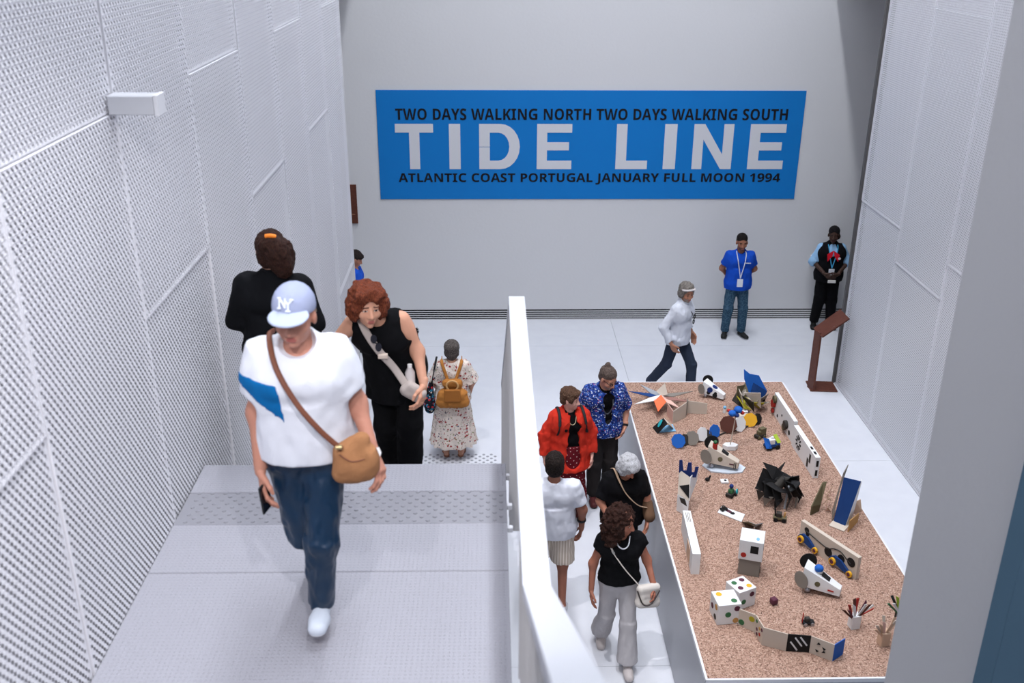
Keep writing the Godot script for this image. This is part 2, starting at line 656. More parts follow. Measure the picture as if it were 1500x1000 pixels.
func studs(called: String, x0: float, x1: float, z0: float, rows: int, pitch: float, y: float, r: float, hgt: float, parent: Node, m: Material) -> void:
	var b := MB.new()
	for row in rows:
		var x := x0 + (pitch if row % 2 else pitch * 0.5)
		while x < x1:
			var c := Vector3(x, y, z0 - row * pitch * 0.5)
			var ring := [[r, 0.0], [r * 0.8, hgt * 0.75], [0.0, hgt]]
			for q in 2:
				for s in 8:
					var a := TAU * s / 8
					var e := TAU * (s + 1) / 8
					var p0 := c + Vector3(cos(a) * ring[q][0], ring[q][1], -sin(a) * ring[q][0])
					var p1 := c + Vector3(cos(e) * ring[q][0], ring[q][1], -sin(e) * ring[q][0])
					var p2 := c + Vector3(cos(e) * ring[q + 1][0], ring[q + 1][1], -sin(e) * ring[q + 1][0])
					var p3 := c + Vector3(cos(a) * ring[q + 1][0], ring[q + 1][1], -sin(a) * ring[q + 1][0])
					b.tri(p0, p1, p2)
					if q == 0: b.tri(p0, p2, p3)
			x += pitch
	var o := obj(called, b, m, parent)
	o.set_meta("kind", "stuff")

func build_shell() -> void:
	# floor: cast slabs with open joints
	var fl := struct("floor", "pale resin floor of large cast slabs with fine joints")
	obj("bed", MB.new().box(Vector3(-6.5, -0.3, -16.5), Vector3(9.5, -0.012, 4.2)), M.joint, fl)
	var xs := [-6.5, -1.74, 2.08, 5.9, 9.5]
	var zs := [4.2, 0.24, -3.57, -7.39, -11.2, -15.02, -16.5]
	for i in xs.size() - 1:
		for j in zs.size() - 1:
			obj("slab", MB.new().box(Vector3(xs[i] + 0.002, -0.012, zs[j + 1] + 0.002), Vector3(xs[i + 1] - 0.002, 0, zs[j] - 0.002)), M.floor, fl)
	studs("tactile_studs", -1.66, 0.06, -11.02, 9, 0.1, 0.0, 0.02, 0.007, fl, M.tactile)
	# back wall with the linear air grille along its foot
	var wb := struct("wall_back", "white plastered end wall with a black slotted air grille along its foot")
	obj("plaster", MB.new().box(Vector3(-6.5, 0.19, -16.5), Vector3(9.5, 20.5, -16.2)), M.white_wall, wb)
	obj("plinth_strip", MB.new().box(Vector3(-6.5, -0.012, -16.5), Vector3(9.5, 0.012, -16.2)), M.white_wall, wb)
	obj("slot_back", MB.new().box(Vector3(-6.5, 0.012, -16.5), Vector3(9.5, 0.19, -16.212)), M.slot, wb)
	for i in 4:
		var y := 0.034 + i * 0.038
		obj("grille_bar", MB.new().box(Vector3(-6.5, y, -16.212), Vector3(9.5, y + 0.015, -16.2)), M.white_wall, wb)
	# left side: backing wall, expanded metal panels
	var wl := struct("wall_left", "wall clad in white expanded metal panels beside the stair")
	obj("hole_shade_backing", MB.new().box(Vector3(-2.4, 0, -11.77), Vector3(-1.79, 12.0, 4.2)), M.mesh_back, wl)  # added backing, coloured grey for the shaded depth behind the sheets
	obj("end_cap", MB.new().box(Vector3(-2.4, 0, -11.80), Vector3(-1.70, 12.0, -11.77)), M.white_wall, wl)
	var lz := []
	for i in 9: lz.append(-1.01 - 1.195 * (i) )
	lz.append(-11.765)
	var s1 := expanded_sheet(1.187, 3.092, 0.036, 0.026, 0.0026)
	lz = []
	for i in 11: lz.append(0.185 - 1.195 * i)
	panel_wall(wl, s1, -1.71, 1.0, lz, [-1.59, -0.57], 3.1, 8.0)
	# right side
	var wr := struct("wall_right", "wall clad in white expanded metal panels right of the display table")
	obj("hole_shade_backing", MB.new().box(Vector3(5.29, 0, -13.56), Vector3(5.9, 12.0, 4.2)), M.mesh_back, wr)  # same added backing, its grey painting the dark of the holes
	obj("recess_shade_strip", MB.new().box(Vector3(5.17, 0, -13.62), Vector3(5.9, 12.0, -13.56)), M.recess_shade, wr)  # dark strip standing in for the shaded recess past the panels
	var s2 := expanded_sheet(1.412, 3.112, 0.036, 0.026, 0.0026)
	var rz := []
	for i in 10: rz.append(-13.56 + 1.42 * i)
	panel_wall(wr, s2, 5.21, -1.0, rz, [-0.28, -0.72], 3.12, 8.0)
	obj("base_gap", MB.new().box(Vector3(5.19, 0.0, -13.56), Vector3(5.24, 0.012, 0.6)), M.joint, wr)
	# walls beyond the recesses, upper walls of the light well, ceilings
	slab("wall_far_left", Vector3(-6.8, 0, -16.5), Vector3(-6.5, 7.2, 4.2), M.white_wall)
	slab("wall_far_right", Vector3(9.5, 0, -16.5), Vector3(9.8, 7.2, 4.2), M.white_wall)
	slab("wall_rear", Vector3(-6.5, 0, 4.2), Vector3(9.5, 9.0, 4.5), M.white_wall)
	slab("ceiling_recess_left", Vector3(-6.5, 6.95, -16.2), Vector3(-1.75, 7.25, 4.2), M.white_wall)
	slab("ceiling_recess_right", Vector3(5.25, 5.85, -16.2), Vector3(9.5, 6.15, 4.2), M.white_wall)
	slab("wall_well_left", Vector3(-2.1, 7.25, -16.2), Vector3(-1.75, 20.5, 4.2), M.white_wall)
	slab("wall_well_right", Vector3(5.25, 6.15, -16.2), Vector3(5.6, 20.5, 4.2), M.white_wall)
	slab("ceiling_stair", Vector3(-1.75, 8.2, -0.9), Vector3(5.25, 8.5, 4.2), M.white_wall)
	slab("wall_well_rear", Vector3(-1.75, 8.5, -0.9), Vector3(5.25, 20.5, -0.6), M.white_wall)
	slab("ceiling_well", Vector3(-2.1, 20.5, -16.5), Vector3(5.6, 20.8, -0.6), M.white_wall)
	# the near wall end at the right, and the blue wall beside it
	var pw := obj("wall_pier", MB.new().plate([Vector3(2.015, 4.1, -4.0), Vector3(2.475, 4.1, -4.0), Vector3(2.475, 4.1, -4.3), Vector3(2.3, 4.1, -4.3)], 8.2), M.pillar)
	pw.set_meta("kind", "structure")
	pw.set_meta("label", "white wall end with splayed edge standing close by at the right")
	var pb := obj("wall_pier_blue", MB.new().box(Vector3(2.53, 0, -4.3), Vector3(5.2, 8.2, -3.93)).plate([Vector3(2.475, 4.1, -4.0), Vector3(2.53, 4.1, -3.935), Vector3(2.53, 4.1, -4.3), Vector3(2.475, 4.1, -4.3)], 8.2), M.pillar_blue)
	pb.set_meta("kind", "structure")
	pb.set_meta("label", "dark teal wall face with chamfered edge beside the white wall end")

func build_stair() -> void:
	var st := struct("stair", "stair and landing of pale studded metal sheet")
	# landing of three sheets
	var x0 := -1.70
	var x1 := 0.08
	obj("landing_sheet", MB.new().box(Vector3(x0, LAND - 0.2, -4.11), Vector3(x1, LAND, -2.58), 0.003), M.stair, st)
	obj("landing_sheet", MB.new().box(Vector3(x0, LAND - 0.2, -4.535), Vector3(x1, LAND, -4.114), 0.003), M.stair, st)
	obj("tactile_strip", MB.new().box(Vector3(x0, LAND - 0.2, -4.86), Vector3(x1, LAND - 0.002, -4.538), 0.002), M.stud, st)
	obj("landing_sheet", MB.new().box(Vector3(x0, LAND - 0.2, EDGE), Vector3(x1, LAND, -4.863), 0.003), M.stair, st)
	studs("tactile_studs", x0 + 0.02, x1 - 0.02, -4.565, 9, 0.072, LAND - 0.002, 0.0125, 0.006, st, M.stud)
	for k in range(1, 20):
		var z := EDGE - RUN * k
		var y := LAND - RISE * k
		obj("tread", MB.new().box(Vector3(x0, y - 0.05, z), Vector3(x1, y, z + RUN + 0.02), 0.003), M.stair, st)
		obj("riser", MB.new().box(Vector3(x0, y, z + RUN), Vector3(x1, y + RISE - 0.05, z + RUN + 0.02)), M.fin, st)
	for k in range(1, 16):
		var z := -2.58 + RUN * k
		var y := LAND + RISE * k
		obj("tread", MB.new().box(Vector3(x0, y - 0.05, z - RUN - 0.02), Vector3(x1, y, z), 0.003), M.stair, st)
		obj("riser", MB.new().box(Vector3(x0, y - RISE, z - RUN - 0.01), Vector3(x1, y - 0.05, z - RUN + 0.01)), M.fin, st)
	obj("stringer", MB.new().plate([Vector3(x1 - 0.02, LAND - 0.2, EDGE), Vector3(x1 - 0.02, -0.0, EDGE - RUN * 19.6), Vector3(x1 - 0.02, 0.0, EDGE - RUN * 18.6), Vector3(x1 - 0.02, LAND - 0.5, EDGE)], 0.02), M.fin, st)
	# balustrade
	var bl := thing("balustrade", "white flat topped metal balustrade with upright fins along the stair", "railing", Vector3(0.095, LAND, EDGE))
	var o := bl.position
	var w := 0.088
	var y := LAND + 1.05
	var prof := [Vector3(0, y - 4.2 * RISE / RUN, EDGE - 4.2), Vector3(0, y, EDGE - 0.02), Vector3(0, y, -2.58), Vector3(0, y + 3.2 * RISE / RUN, 0.62)]
	var names := ["descending_handrail", "handrail", "rising_handrail"]
	for i in 3:
		var a: Vector3 = prof[i] - Vector3(0, o.y, o.z)
		var b: Vector3 = prof[i + 1] - Vector3(0, o.y, o.z)
		var t := Vector3(0, 0.045, 0)
		var m := MB.new()
		var X := Vector3(w, 0, 0)
		m.quad(b, b + X, a + X, a) if false else null
		m.plate([a + X / 2, b + X / 2, b + X / 2 - t, a + X / 2 - t], w)
		obj(names[i], m, M.rail, bl)
	var z := EDGE - 4.2
	while z < EDGE - 0.05:
		var top := y - (EDGE - z) * RISE / RUN - 0.045
		obj("fin", MB.new().box(Vector3(0.004, top - 1.12, z - 0.005) - Vector3(0, o.y, o.z), Vector3(w - 0.004, top, z + 0.005) - Vector3(0, o.y, o.z)), M.fin, bl)
		z += 0.14
	for q in [[-5.13, 1.35], [-4.98, 1.35], [-3.06, 0.75], [-2.86, 0.75], [-2.62, 1.35]]:
		obj("post", MB.new().box(Vector3(0.004, y - 0.045 - q[1], q[0] - 0.006) - Vector3(0, o.y, o.z), Vector3(w - 0.004, y - 0.045, q[0] + 0.006) - Vector3(0, o.y, o.z)), M.fin, bl)
	z = -2.4
	while z < 0.6:
		var top := y + (2.58 + z) * RISE / RUN - 0.045
		obj("fin", MB.new().box(Vector3(0.004, top - 1.25, z - 0.005) - Vector3(0, o.y, o.z), Vector3(w - 0.004, top, z + 0.005) - Vector3(0, o.y, o.z)), M.fin, bl)
		z += 0.28
	for zz in [-5.04, -4.72, -4.5, -3.2]:
		obj("fixing_block", MB.new().box(Vector3(-0.014, -0.03, zz - o.z - 0.015), Vector3(0.014, 0.0, zz - o.z + 0.015), 0.003), M.letter_white, bl)
	# small white box fitting on the left wall
	var wf := thing("wall_fitting", "small white box fitting sticking out of the expanded metal wall", "wall light", on_x(165, 166, -1.70))
	obj("housing", MB.new().box(Vector3(0, 0, -0.05), Vector3(0.205, 0.085, 0.05), 0.004), M.rail, wf)
	obj("end_plate", MB.new().box(Vector3(0.205, -0.004, -0.054), Vector3(0.225, 0.089, 0.054), 0.003), M.letter_white, wf)

func letter(pts: Array, x0: float, x1: float, y0: float, y1: float, m: Material, parent: Node) -> void:
	var p := []
	for q in pts: p.append(Vector3(lerpf(x0, x1, q[0]), lerpf(y0, y1, q[1]), 0.0))
	obj("letter", MB.new().plate(p, 0.004), m, parent)

func line_of_text(s: String, x0: float, x1: float, y0: float, y1: float, m: Material, parent: Node) -> void:
	var f := SystemFont.new()
	f.font_names = PackedStringArray(["Droid Sans"])
	f.font_weight = 700
	var t := TextMesh.new()
	t.font = f
	t.text = s
	t.font_size = 64
	t.pixel_size = 0.01
	t.depth = 0.004
	t.material = m
	var o := inst("text_line", t, parent)
	var bb := t.get_aabb()
	var sc := Vector3((x1 - x0) / bb.size.x, (y1 - y0) / bb.size.y, 1.0)
	o.scale = sc
	o.position = Vector3(x0 - bb.position.x * sc.x, y0 - bb.position.y * sc.y, 0.0)

func build_banner() -> void:
	var z := -16.19
	var lo := Vector3(-1.835, 2.165, z)
	var t := thing("text_panel", "large bright blue panel lettered TIDE LINE on the white end wall", "wall text", lo)
	obj("panel", MB.new().box(Vector3(0, 0, -0.01), Vector3(6.905, 1.775, 0.004)), M.blue_panel, t)
	var at := func(x: float, y: float) -> Vector3: return on_z(x, y, z) - lo
	var zz := 0.006
	var holder := t
	var y0: float = at.call(860, 247.5).y
	var y1: float = at.call(860, 181.5).y
	var s := 0.19
	var T := [[0, 1], [0, 1 - s], [0.385, 1 - s], [0.385, 0], [0.64, 0], [0.64, 1 - s], [1, 1 - s], [1, 1]]
	T = [[0, 1], [0, 1 - s], [0.365, 1 - s], [0.365, 0], [0.635, 0], [0.635, 1 - s], [1, 1 - s], [1, 1]]
	var I := [[0, 0], [1, 0], [1, 1], [0, 1]]
	var E := [[0, 0], [1, 0], [1, s], [0.29, s], [0.29, 0.42], [0.92, 0.42], [0.92, 0.6], [0.29, 0.6], [0.29, 1 - s], [1, 1 - s], [1, 1], [0, 1]]
	var L := [[0, 0], [1, 0], [1, s], [0.33, s], [0.33, 1], [0, 1]]
	var N := [[0, 0], [0.25, 0], [0.25, 0.66], [0.73, 0], [1, 0], [1, 1], [0.75, 1], [0.75, 0.33], [0.27, 1], [0, 1]]
	var D := [[0, 0]]
	for i in 13:
		var a := -PI / 2 + PI * i / 12
		D.append([0.52 + 0.48 * cos(a), 0.5 + 0.5 * sin(a)])
	D.append_array([[0, 1], [0, 0.5], [0.26, 0.5], [0.26, 1 - s]])
	for i in 11:
		var a := PI / 2 - PI * i / 10
		D.append([0.47 + 0.27 * cos(a), 0.5 + (0.5 - s) * sin(a)])
	D.append_array([[0.26, s], [0.26, 0.49], [0, 0.49]])
	var set := [[T, 579.5, 635], [I, 658, 674.5], [D, 702, 761.5], [E, 786.5, 837.5], [L, 902.5, 949], [I, 972.5, 990.5], [N, 1015, 1073], [E, 1097, 1149]]
	var front := Node3D.new()
	front.name = "lettering"
	t.add_child(front)
	front.position = Vector3(0, 0, zz)
	for q in set:
		letter(q[0], at.call(q[1], 214).x, at.call(q[2], 214).x, y0, y1, M.letter_white, front)
	line_of_text("TWO DAYS WALKING NORTH TWO DAYS WALKING SOUTH", at.call(579, 168).x, at.call(1154, 168).x, at.call(860, 176).y, at.call(860, 159).y, M.letter_black, front)
	line_of_text("ATLANTIC COAST PORTUGAL JANUARY FULL MOON 1994", at.call(584, 262).x, at.call(1142.5, 262).x, at.call(860, 270).y, at.call(860, 253.5).y, M.letter_black, front)
	# brown wall sign half behind the panelled wall
	var bs := thing("wall_sign", "narrow dark brown sign plate on the end wall beside the metal clad wall", "sign", Vector3(-2.75, 1.75, -16.2))
	obj("plate", MB.new().box(Vector3(0, 0, 0), Vector3(0.52, 0.66, 0.03), 0.003), M.rust, bs)
	obj("pale_rule", MB.new().box(Vector3(0.36, 0.155, 0.03), Vector3(0.48, 0.168, 0.033)), mat(rgb(160, 110, 90)), bs)
	var jb := thing("junction_box", "flat white junction box on the end wall beside the guard in a vest", "box", on_z(1185, 386, -16.2))
	obj("cover", MB.new().box(Vector3(0, 0, 0), Vector3(0.16, 0.16, 0.03), 0.006), M.letter_white, jb)
	# totem
	var b := on_y(1207, 574, 0.0)
	var to := thing("information_totem", "brown folded steel totem with a slanted reading plate beside the metal clad wall", "sign", b, -0.08)
	obj("base_plate", MB.new().box(Vector3(-0.2, 0, -0.34), Vector3(0.2, 0.022, 0.0), 0.003), M.rust, to)
	obj("upright", MB.new().plate([Vector3(-0.2, 0.0, -0.17), Vector3(-0.155, 0, 0.0), Vector3(-0.155, 0.94, 0.0), Vector3(-0.2, 0.94, -0.17)], 0.03), M.rust, to)
	var rp := obj("reading_plate", MB.new().plate([Vector3(-0.22, 0.93, -0.2), Vector3(-0.15, 0.90, 0.06), Vector3(0.2, 1.20, 0.06), Vector3(0.13, 1.24, -0.2)], 0.026), M.rust, to)
	var u := Vector3(0.35, 0.30, 0).normalized()
	var n := Vector3(-0.30, 0.35, 0.05).normalized()
	for r in 2:
		var c := Vector3(0.02, 1.045, -0.02) + Vector3(0, 0, 0.04) * r + n * 0.022
		obj("pale_print", MB.new().plate([c + u * 0.1 + Vector3(0, 0, -0.008), c - u * (0.0 + 0.04 * r) + Vector3(0, 0, -0.008), c - u * (0.0 + 0.04 * r) + Vector3(0, 0, 0.008), c + u * 0.1 + Vector3(0, 0, 0.008)], 0.002), M.letter_white, rp)
# ---------------------------------------------------------------- people
var folds := FastNoiseLite.new()
func sdf(cell: float, k: float, fold := 0.0, freq := 1.0) -> Sdf:
	var s := Sdf.new()
	s.cell = cell
	s.k = k
	s.fold = fold
	s.fold_freq = freq
	s.noise = folds
	return s

# joints of a person of height 1.7 standing at ease, +z ahead, +x the person's own left
func joints(h: float, over := {}) -> Dictionary:
	var j := {"pelvis": Vector3(0, 0.93, 0), "waist": Vector3(0, 1.09, 0.005), "chest": Vector3(0, 1.28, 0), "neck": Vector3(0, 1.43, -0.015), "head": Vector3(0, 1.585, 0.02),
		"sh_l": Vector3(0.16, 1.365, -0.01), "sh_r": Vector3(-0.16, 1.365, -0.01), "el_l": Vector3(0.215, 1.12, -0.03), "el_r": Vector3(-0.215, 1.12, -0.03), "wr_l": Vector3(0.225, 0.88, 0.03), "wr_r": Vector3(-0.225, 0.88, 0.03),
		"hd_l": Vector3(0.22, 0.80, 0.045), "hd_r": Vector3(-0.22, 0.80, 0.045),
		"hip_l": Vector3(0.085, 0.90, 0), "hip_r": Vector3(-0.085, 0.90, 0), "kn_l": Vector3(0.095, 0.49, 0.02), "kn_r": Vector3(-0.095, 0.49, 0.02), "an_l": Vector3(0.1, 0.085, -0.03), "an_r": Vector3(-0.1, 0.085, -0.03),
		"to_l": Vector3(0.125, 0.03, 0.13), "to_r": Vector3(-0.125, 0.03, 0.13)}
	for n in over: j[n] = over[n]
	for n in j: j[n] = j[n] * (h / 1.7)
	j.s = h / 1.7
	return j

func side(j: Dictionary, a: String, b: String) -> Vector3:
	return (j[a] - j[b]).normalized()

# trunk shared by the body (grow 0) and by clothes (grow > 0)
func trunk(s: Sdf, j: Dictionary, w: float, grow: float, from := 0, bust := 0.0) -> void:
	var u: float = j.s
	var x := side(j, "sh_l", "sh_r")
	var hx := side(j, "hip_l", "hip_r")
	if from <= 0: s.cap(j.pelvis - hx * 0.07 * w * u, j.pelvis + hx * 0.07 * w * u, 0.112 * w * u + grow)
	if from <= 1: s.cap(j.waist - hx * 0.055 * w * u, j.waist + hx * 0.055 * w * u, 0.103 * w * u + grow)
	s.cap(j.chest - x * 0.085 * w * u, j.chest + x * 0.085 * w * u, 0.108 * (0.5 + 0.5 * w) * u + grow)
	s.cap(j.sh_r.lerp(j.sh_l, 0.12), j.sh_r.lerp(j.sh_l, 0.88), 0.05 * u + grow)
	if bust > 0.0:
		var f := x.cross((j.neck - j.waist).normalized()).normalized()
		for q in [-1.0, 1.0]: s.ell(j.chest + x * q * 0.075 * u + f * 0.085 * u - Vector3(0, 0.01, 0), Vector3.ONE * bust * u + Vector3.ONE * grow)
	s.cap(j.chest, j.neck, 0.085 * u + grow, 0.052 * u + grow)

func arm(s: Sdf, j: Dictionary, q: String, r0: float, r1: float, r2: float) -> void:
	s.cap(j["sh_" + q], j["el_" + q], r0, r1)
	s.cap(j["el_" + q], j["wr_" + q], r1, r2)

func leg(s: Sdf, j: Dictionary, q: String, r0: float, r1: float, r2: float, flat := true) -> void:
	s.cap(j["hip_" + q], j["kn_" + q], r0, r1)
	if flat: s.cone(j["kn_" + q].lerp(j["an_" + q], -0.04), j["kn_" + q].lerp(j["an_" + q], 0.97), r1, r2)
	else: s.cap(j["kn_" + q], j["an_" + q], r1, r2)

# palm and five bent fingers; `out` the way the fingers point, `pal` the way the palm looks, `th` the side the thumb is on
func hand(s: Sdf, w: Vector3, out: Vector3, pal: Vector3, th: Vector3, u: float, curl: float) -> void:
	out = out.normalized()
	th = (th - out * th.dot(out)).normalized()
	pal = (pal - out * pal.dot(out) - th * pal.dot(th)).normalized()
	s.cap(w - out * 0.03 * u, w + out * 0.01 * u, 0.026 * u, 0.025 * u)
	for n in 4:
		var a := w + out * 0.015 * u + th * (0.018 - 0.012 * n) * u
		var b := w + out * (0.088 - 0.004 * absf(n - 1)) * u + th * (0.031 - 0.0205 * n) * u
		s.cap(a, b, 0.0145 * u, 0.0115 * u)
		var len: float = [0.044, 0.05, 0.046, 0.036][n] * u
		var d := out
		var p := b
		for k in 3:
			d = d.rotated(out.cross(pal).normalized(), curl * float([0.5, 0.75, 0.6][k]))
			var e: Vector3 = p + d * len * float([1.0, 0.68, 0.5][k])
			s.cap(p, e, (0.0098 - 0.0008 * k) * u, (0.0092 - 0.0008 * k) * u)
			p = e
	var t0 := w + out * 0.02 * u + th * 0.02 * u
	var t1 := w + out * 0.052 * u + th * 0.047 * u + pal * 0.014 * u
	var t2 := t1 + (out * 0.85 + th * 0.35 + pal * 0.35).normalized() * 0.034 * u
	var t3 := t2 + (out * 0.95 + pal * 0.3 - th * 0.1).normalized() * 0.026 * u
	s.cap(t0, t1, 0.017 * u, 0.0125 * u)
	s.cap(t1, t2, 0.0115 * u, 0.0105 * u)
	s.cap(t2, t3, 0.0102 * u, 0.0085 * u)

func foot(s: Sdf, j: Dictionary, q: String, grow: float) -> void:
	var u: float = j.s
	var a: Vector3 = j["an_" + q]
	var t: Vector3 = j["to_" + q]
	var f := (t - a)
	var heel := a + Vector3(0, -0.045 * u, 0) - Vector3(f.x, 0, f.z).normalized() * 0.025 * u
	s.cap(a, heel, 0.034 * u + grow, 0.032 * u + grow)
	s.cap(heel, t, 0.033 * u + grow, 0.03 * u + grow)
	s.cap(a, heel.lerp(t, 0.6), 0.033 * u + grow, 0.028 * u + grow)
	var sd := f.cross(Vector3.UP).normalized() * 0.016 * u
	s.cap(heel.lerp(t, 0.62) + sd, t + sd * 0.7, 0.029 * u + grow, 0.025 * u + grow)
	s.cap(heel.lerp(t, 0.62) - sd, t - sd * 0.7, 0.029 * u + grow, 0.025 * u + grow)

# head: local frame hb (x the person's left, y up, z the way the face looks)
func head(s: Sdf, c: Vector3, hb: Basis, neck: Vector3, u: float, jaw := 1.0) -> void:
	var g := func(x: float, y: float, z: float) -> Vector3: return c + hb * (Vector3(x, y, z) * u)
	s.ell(g.call(0, 0.032, -0.012), Vector3(0.074, 0.092, 0.094) * u, hb)
	s.ell(g.call(0, -0.035, 0.022), Vector3(0.058 * jaw, 0.078, 0.066) * u, hb)
	s.ell(g.call(0, -0.096, 0.058), Vector3(0.022 * jaw, 0.017, 0.022) * u, hb)
	s.cap(g.call(-0.034, 0.02, 0.066), g.call(0.034, 0.02, 0.066), 0.015 * u)
	s.cap(g.call(0, 0.008, 0.082), g.call(0, -0.034, 0.103), 0.008 * u, 0.0125 * u)
	s.cap(g.call(-0.012, -0.038, 0.09), g.call(0.012, -0.038, 0.09), 0.009 * u)
	for q in [-1.0, 1.0]:
		s.ell(g.call(q * 0.042, -0.028, 0.058), Vector3(0.022, 0.025, 0.022) * u, hb)
		s.ell(g.call(q * 0.031, 0.0, 0.069), Vector3(0.0135, 0.0105, 0.012) * u, hb)
		s.ell(g.call(q * 0.077, -0.008, -0.006), Vector3(0.011, 0.03, 0.019) * u, hb * Basis(Vector3.UP, q * 0.35))
	s.cap(g.call(-0.016, -0.063, 0.08), g.call(0.016, -0.063, 0.08), 0.0068 * u)
	s.cap(g.call(-0.014, -0.073, 0.079), g.call(0.014, -0.073, 0.079), 0.0078 * u)
	s.cap(g.call(0, -0.05, -0.02), neck, 0.052 * u, 0.055 * u)

func face_paint(c: Vector3, hb: Basis, u: float, skin: Color, brow: Color, lip: Color, beard: Color, has_beard: bool, coarse: bool) -> Callable:
	var sk := skin.srgb_to_linear()
	var br := brow.srgb_to_linear()
	var li := lip.srgb_to_linear()
	var be := beard.srgb_to_linear()
	var white := rgb(205, 200, 196).srgb_to_linear()
	var iris := rgb(40, 30, 26).srgb_to_linear()
	return func(p: Vector3) -> Color:
		var q: Vector3 = (p - c) * hb / u
		if q.z < 0.03 or q.y < -0.13: return sk
		var ax := absf(q.x)
		var e := Vector2((ax - 0.031) / (0.009 if coarse else 0.0125), (q.y + 0.0005) / 0.0052)
		if e.length() < 1.0:
			return iris if coarse or absf(ax - 0.031) < 0.0058 else white
		if e.y > 0.0 and e.length() < 1.35: return iris
		if ax > 0.012 and ax < 0.047 and absf(q.y - 0.0195 + (ax - 0.028) * 0.12) < 0.0042: return br
		if ax < 0.021 - absf(q.y + 0.068) * 0.6 and absf(q.y + 0.068) < 0.0105: return li
		if has_beard and (q.y < -0.058 or (q.y < -0.048 and ax < 0.03)): return be
		return sk

# d: everything that sets one person apart
func person(label: String, at: Vector3, turn: float, d: Dictionary) -> Node3D:
	var t := thing("person", label, "person", at, turn)
	var j: Dictionary = d.j
	var u: float = j.s
	var hu := u * float(d.get("head_size", 1.06))
	var w: float = d.get("w", 1.0)
	var cell: float = d.get("cell", 0.012)
	var fine: float = d.get("fine", 0.0045)
	var skin: Color = d.get("skin", rgb(196, 148, 124))
	var hb := Basis(Vector3.UP, d.get("head_yaw", 0.0)) * Basis(Vector3.RIGHT, d.get("head_down", 0.0)) * Basis(Vector3.BACK, d.get("head_roll", 0.0))
	d.hb = hb
	# one continuous skin: trunk and limbs, then head and hands on finer grids
	var b := sdf(cell, 0.045 * u)
	b.flat_color = skin.srgb_to_linear()
	trunk(b, j, w * 0.97, -0.006)
	for q in ["l", "r"]:
		arm(b, j, q, 0.05 * u * (0.4 + 0.6 * w), 0.039 * u * (0.4 + 0.6 * w), 0.027 * u)
		leg(b, j, q, 0.08 * u * w, 0.052 * u, 0.035 * u, false)
		foot(b, j, q, -0.013 if d.has("shoe") else -0.002)
	b.cap(j.neck, j.head - hb.y * 0.06 * u, 0.05 * u, 0.05 * u)
	var h := sdf(fine, 0.014 * u)
	head(h, j.head, hb, j.neck + Vector3(0, 0.005, 0), hu, d.get("jaw", 1.0))
	h.paint = face_paint(j.head, hb, hu, skin, d.get("brow", d.hair_color), d.get("lip", rgb(164, 96, 88)), d.get("beard", Color.BLACK), d.has("beard"), fine > 0.0049)
	var parts := [b, h]
	for q in ["l", "r"]:
		if d.get("no_hand_" + q, false): continue
		var hs := sdf(fine, 0.009 * u)
		hs.flat_color = skin.srgb_to_linear()
		var out: Vector3 = j["hd_" + q] - j["wr_" + q]
		var sg := 1.0 if q == "l" else -1.0
		hand(hs, j["wr_" + q], out, d.get("palm_" + q, Vector3(-sg, 0, -0.2)), d.get("thumb_" + q, Vector3(0, 0, 1)), u, d.get("curl_" + q, 0.45))
		parts.append(hs)
	var sm := mat(Color.WHITE, 0.62)
	sm.vertex_color_use_as_albedo = true
	sm.subsurf_scatter_enabled = true
	sm.subsurf_scatter_strength = 0.06
	grown("body", parts, sm, t)
	# hair
	var hc: Color = d.hair_color
	var hr := sdf(maxf(fine, 0.005), 0.02 * u, d.get("hair_rough", 0.006), d.get("hair_freq", 38.0))
	for e in d.hair: hr.ell(j.head + hb * (e[0] * hu), e[1] * hu, hb)
	for e in d.get("hair_cut", [[Vector3(0, -0.03, 0.098), Vector3(0.067, 0.1, 0.085)]]): hr.cut_ell(j.head + hb * (e[0] * hu), e[1] * hu, hb)
	var l0 := hc.darkened(0.25).srgb_to_linear()
	var l1: Color = d.get("hair_light", hc.lightened(0.07)).srgb_to_linear()
	hr.paint = func(p: Vector3) -> Color: return l0.lerp(l1, clampf(0.5 + 0.9 * folds.get_noise_3dv(p * Vector3(150, 45, 150)), 0.0, 1.0))
	var hm := mat(Color.WHITE, 0.62)
	hm.metallic_specular = 0.25
	hm.vertex_color_use_as_albedo = true
	hm.normal_enabled = true
	hm.normal_texture = M.weave_tex
	hm.normal_scale = 0.9
	tri_tex(hm, 9.0)
	grown("hair", [hr], hm, t)
	# shoes
	if d.has("shoe"):
		for q in ["l", "r"]:
			var so := sdf(minf(cell, 0.009), 0.02 * u)
			foot(so, j, q, 0.006)
			var a: Vector3 = j["an_" + q]
			var f: Vector3 = (j["to_" + q] - a)
			so.cut_plane(a + Vector3(0, d.get("shoe_top", 0.02) * u, 0), Vector3(0, 1, 0))
			so.cut_plane(j["to_" + q] + Vector3(0, -0.03 * u, 0), Vector3(0, -1, 0) if f.y < -0.02 else Vector3(0, -1, 0).rotated(Vector3.RIGHT, 0.0))
			var c0: Color = d.shoe.srgb_to_linear()
			var c1: Color = d.get("sole", d.shoe).srgb_to_linear()
			var low: float = j["to_" + q].y - 0.03 * u
			so.paint = func(p: Vector3) -> Color: return c1 if p.y - low < 0.022 else c0
			var shm := mat(Color.WHITE, 0.6)
			shm.vertex_color_use_as_albedo = true
			grown("shoe", [so], shm, t)
	return t

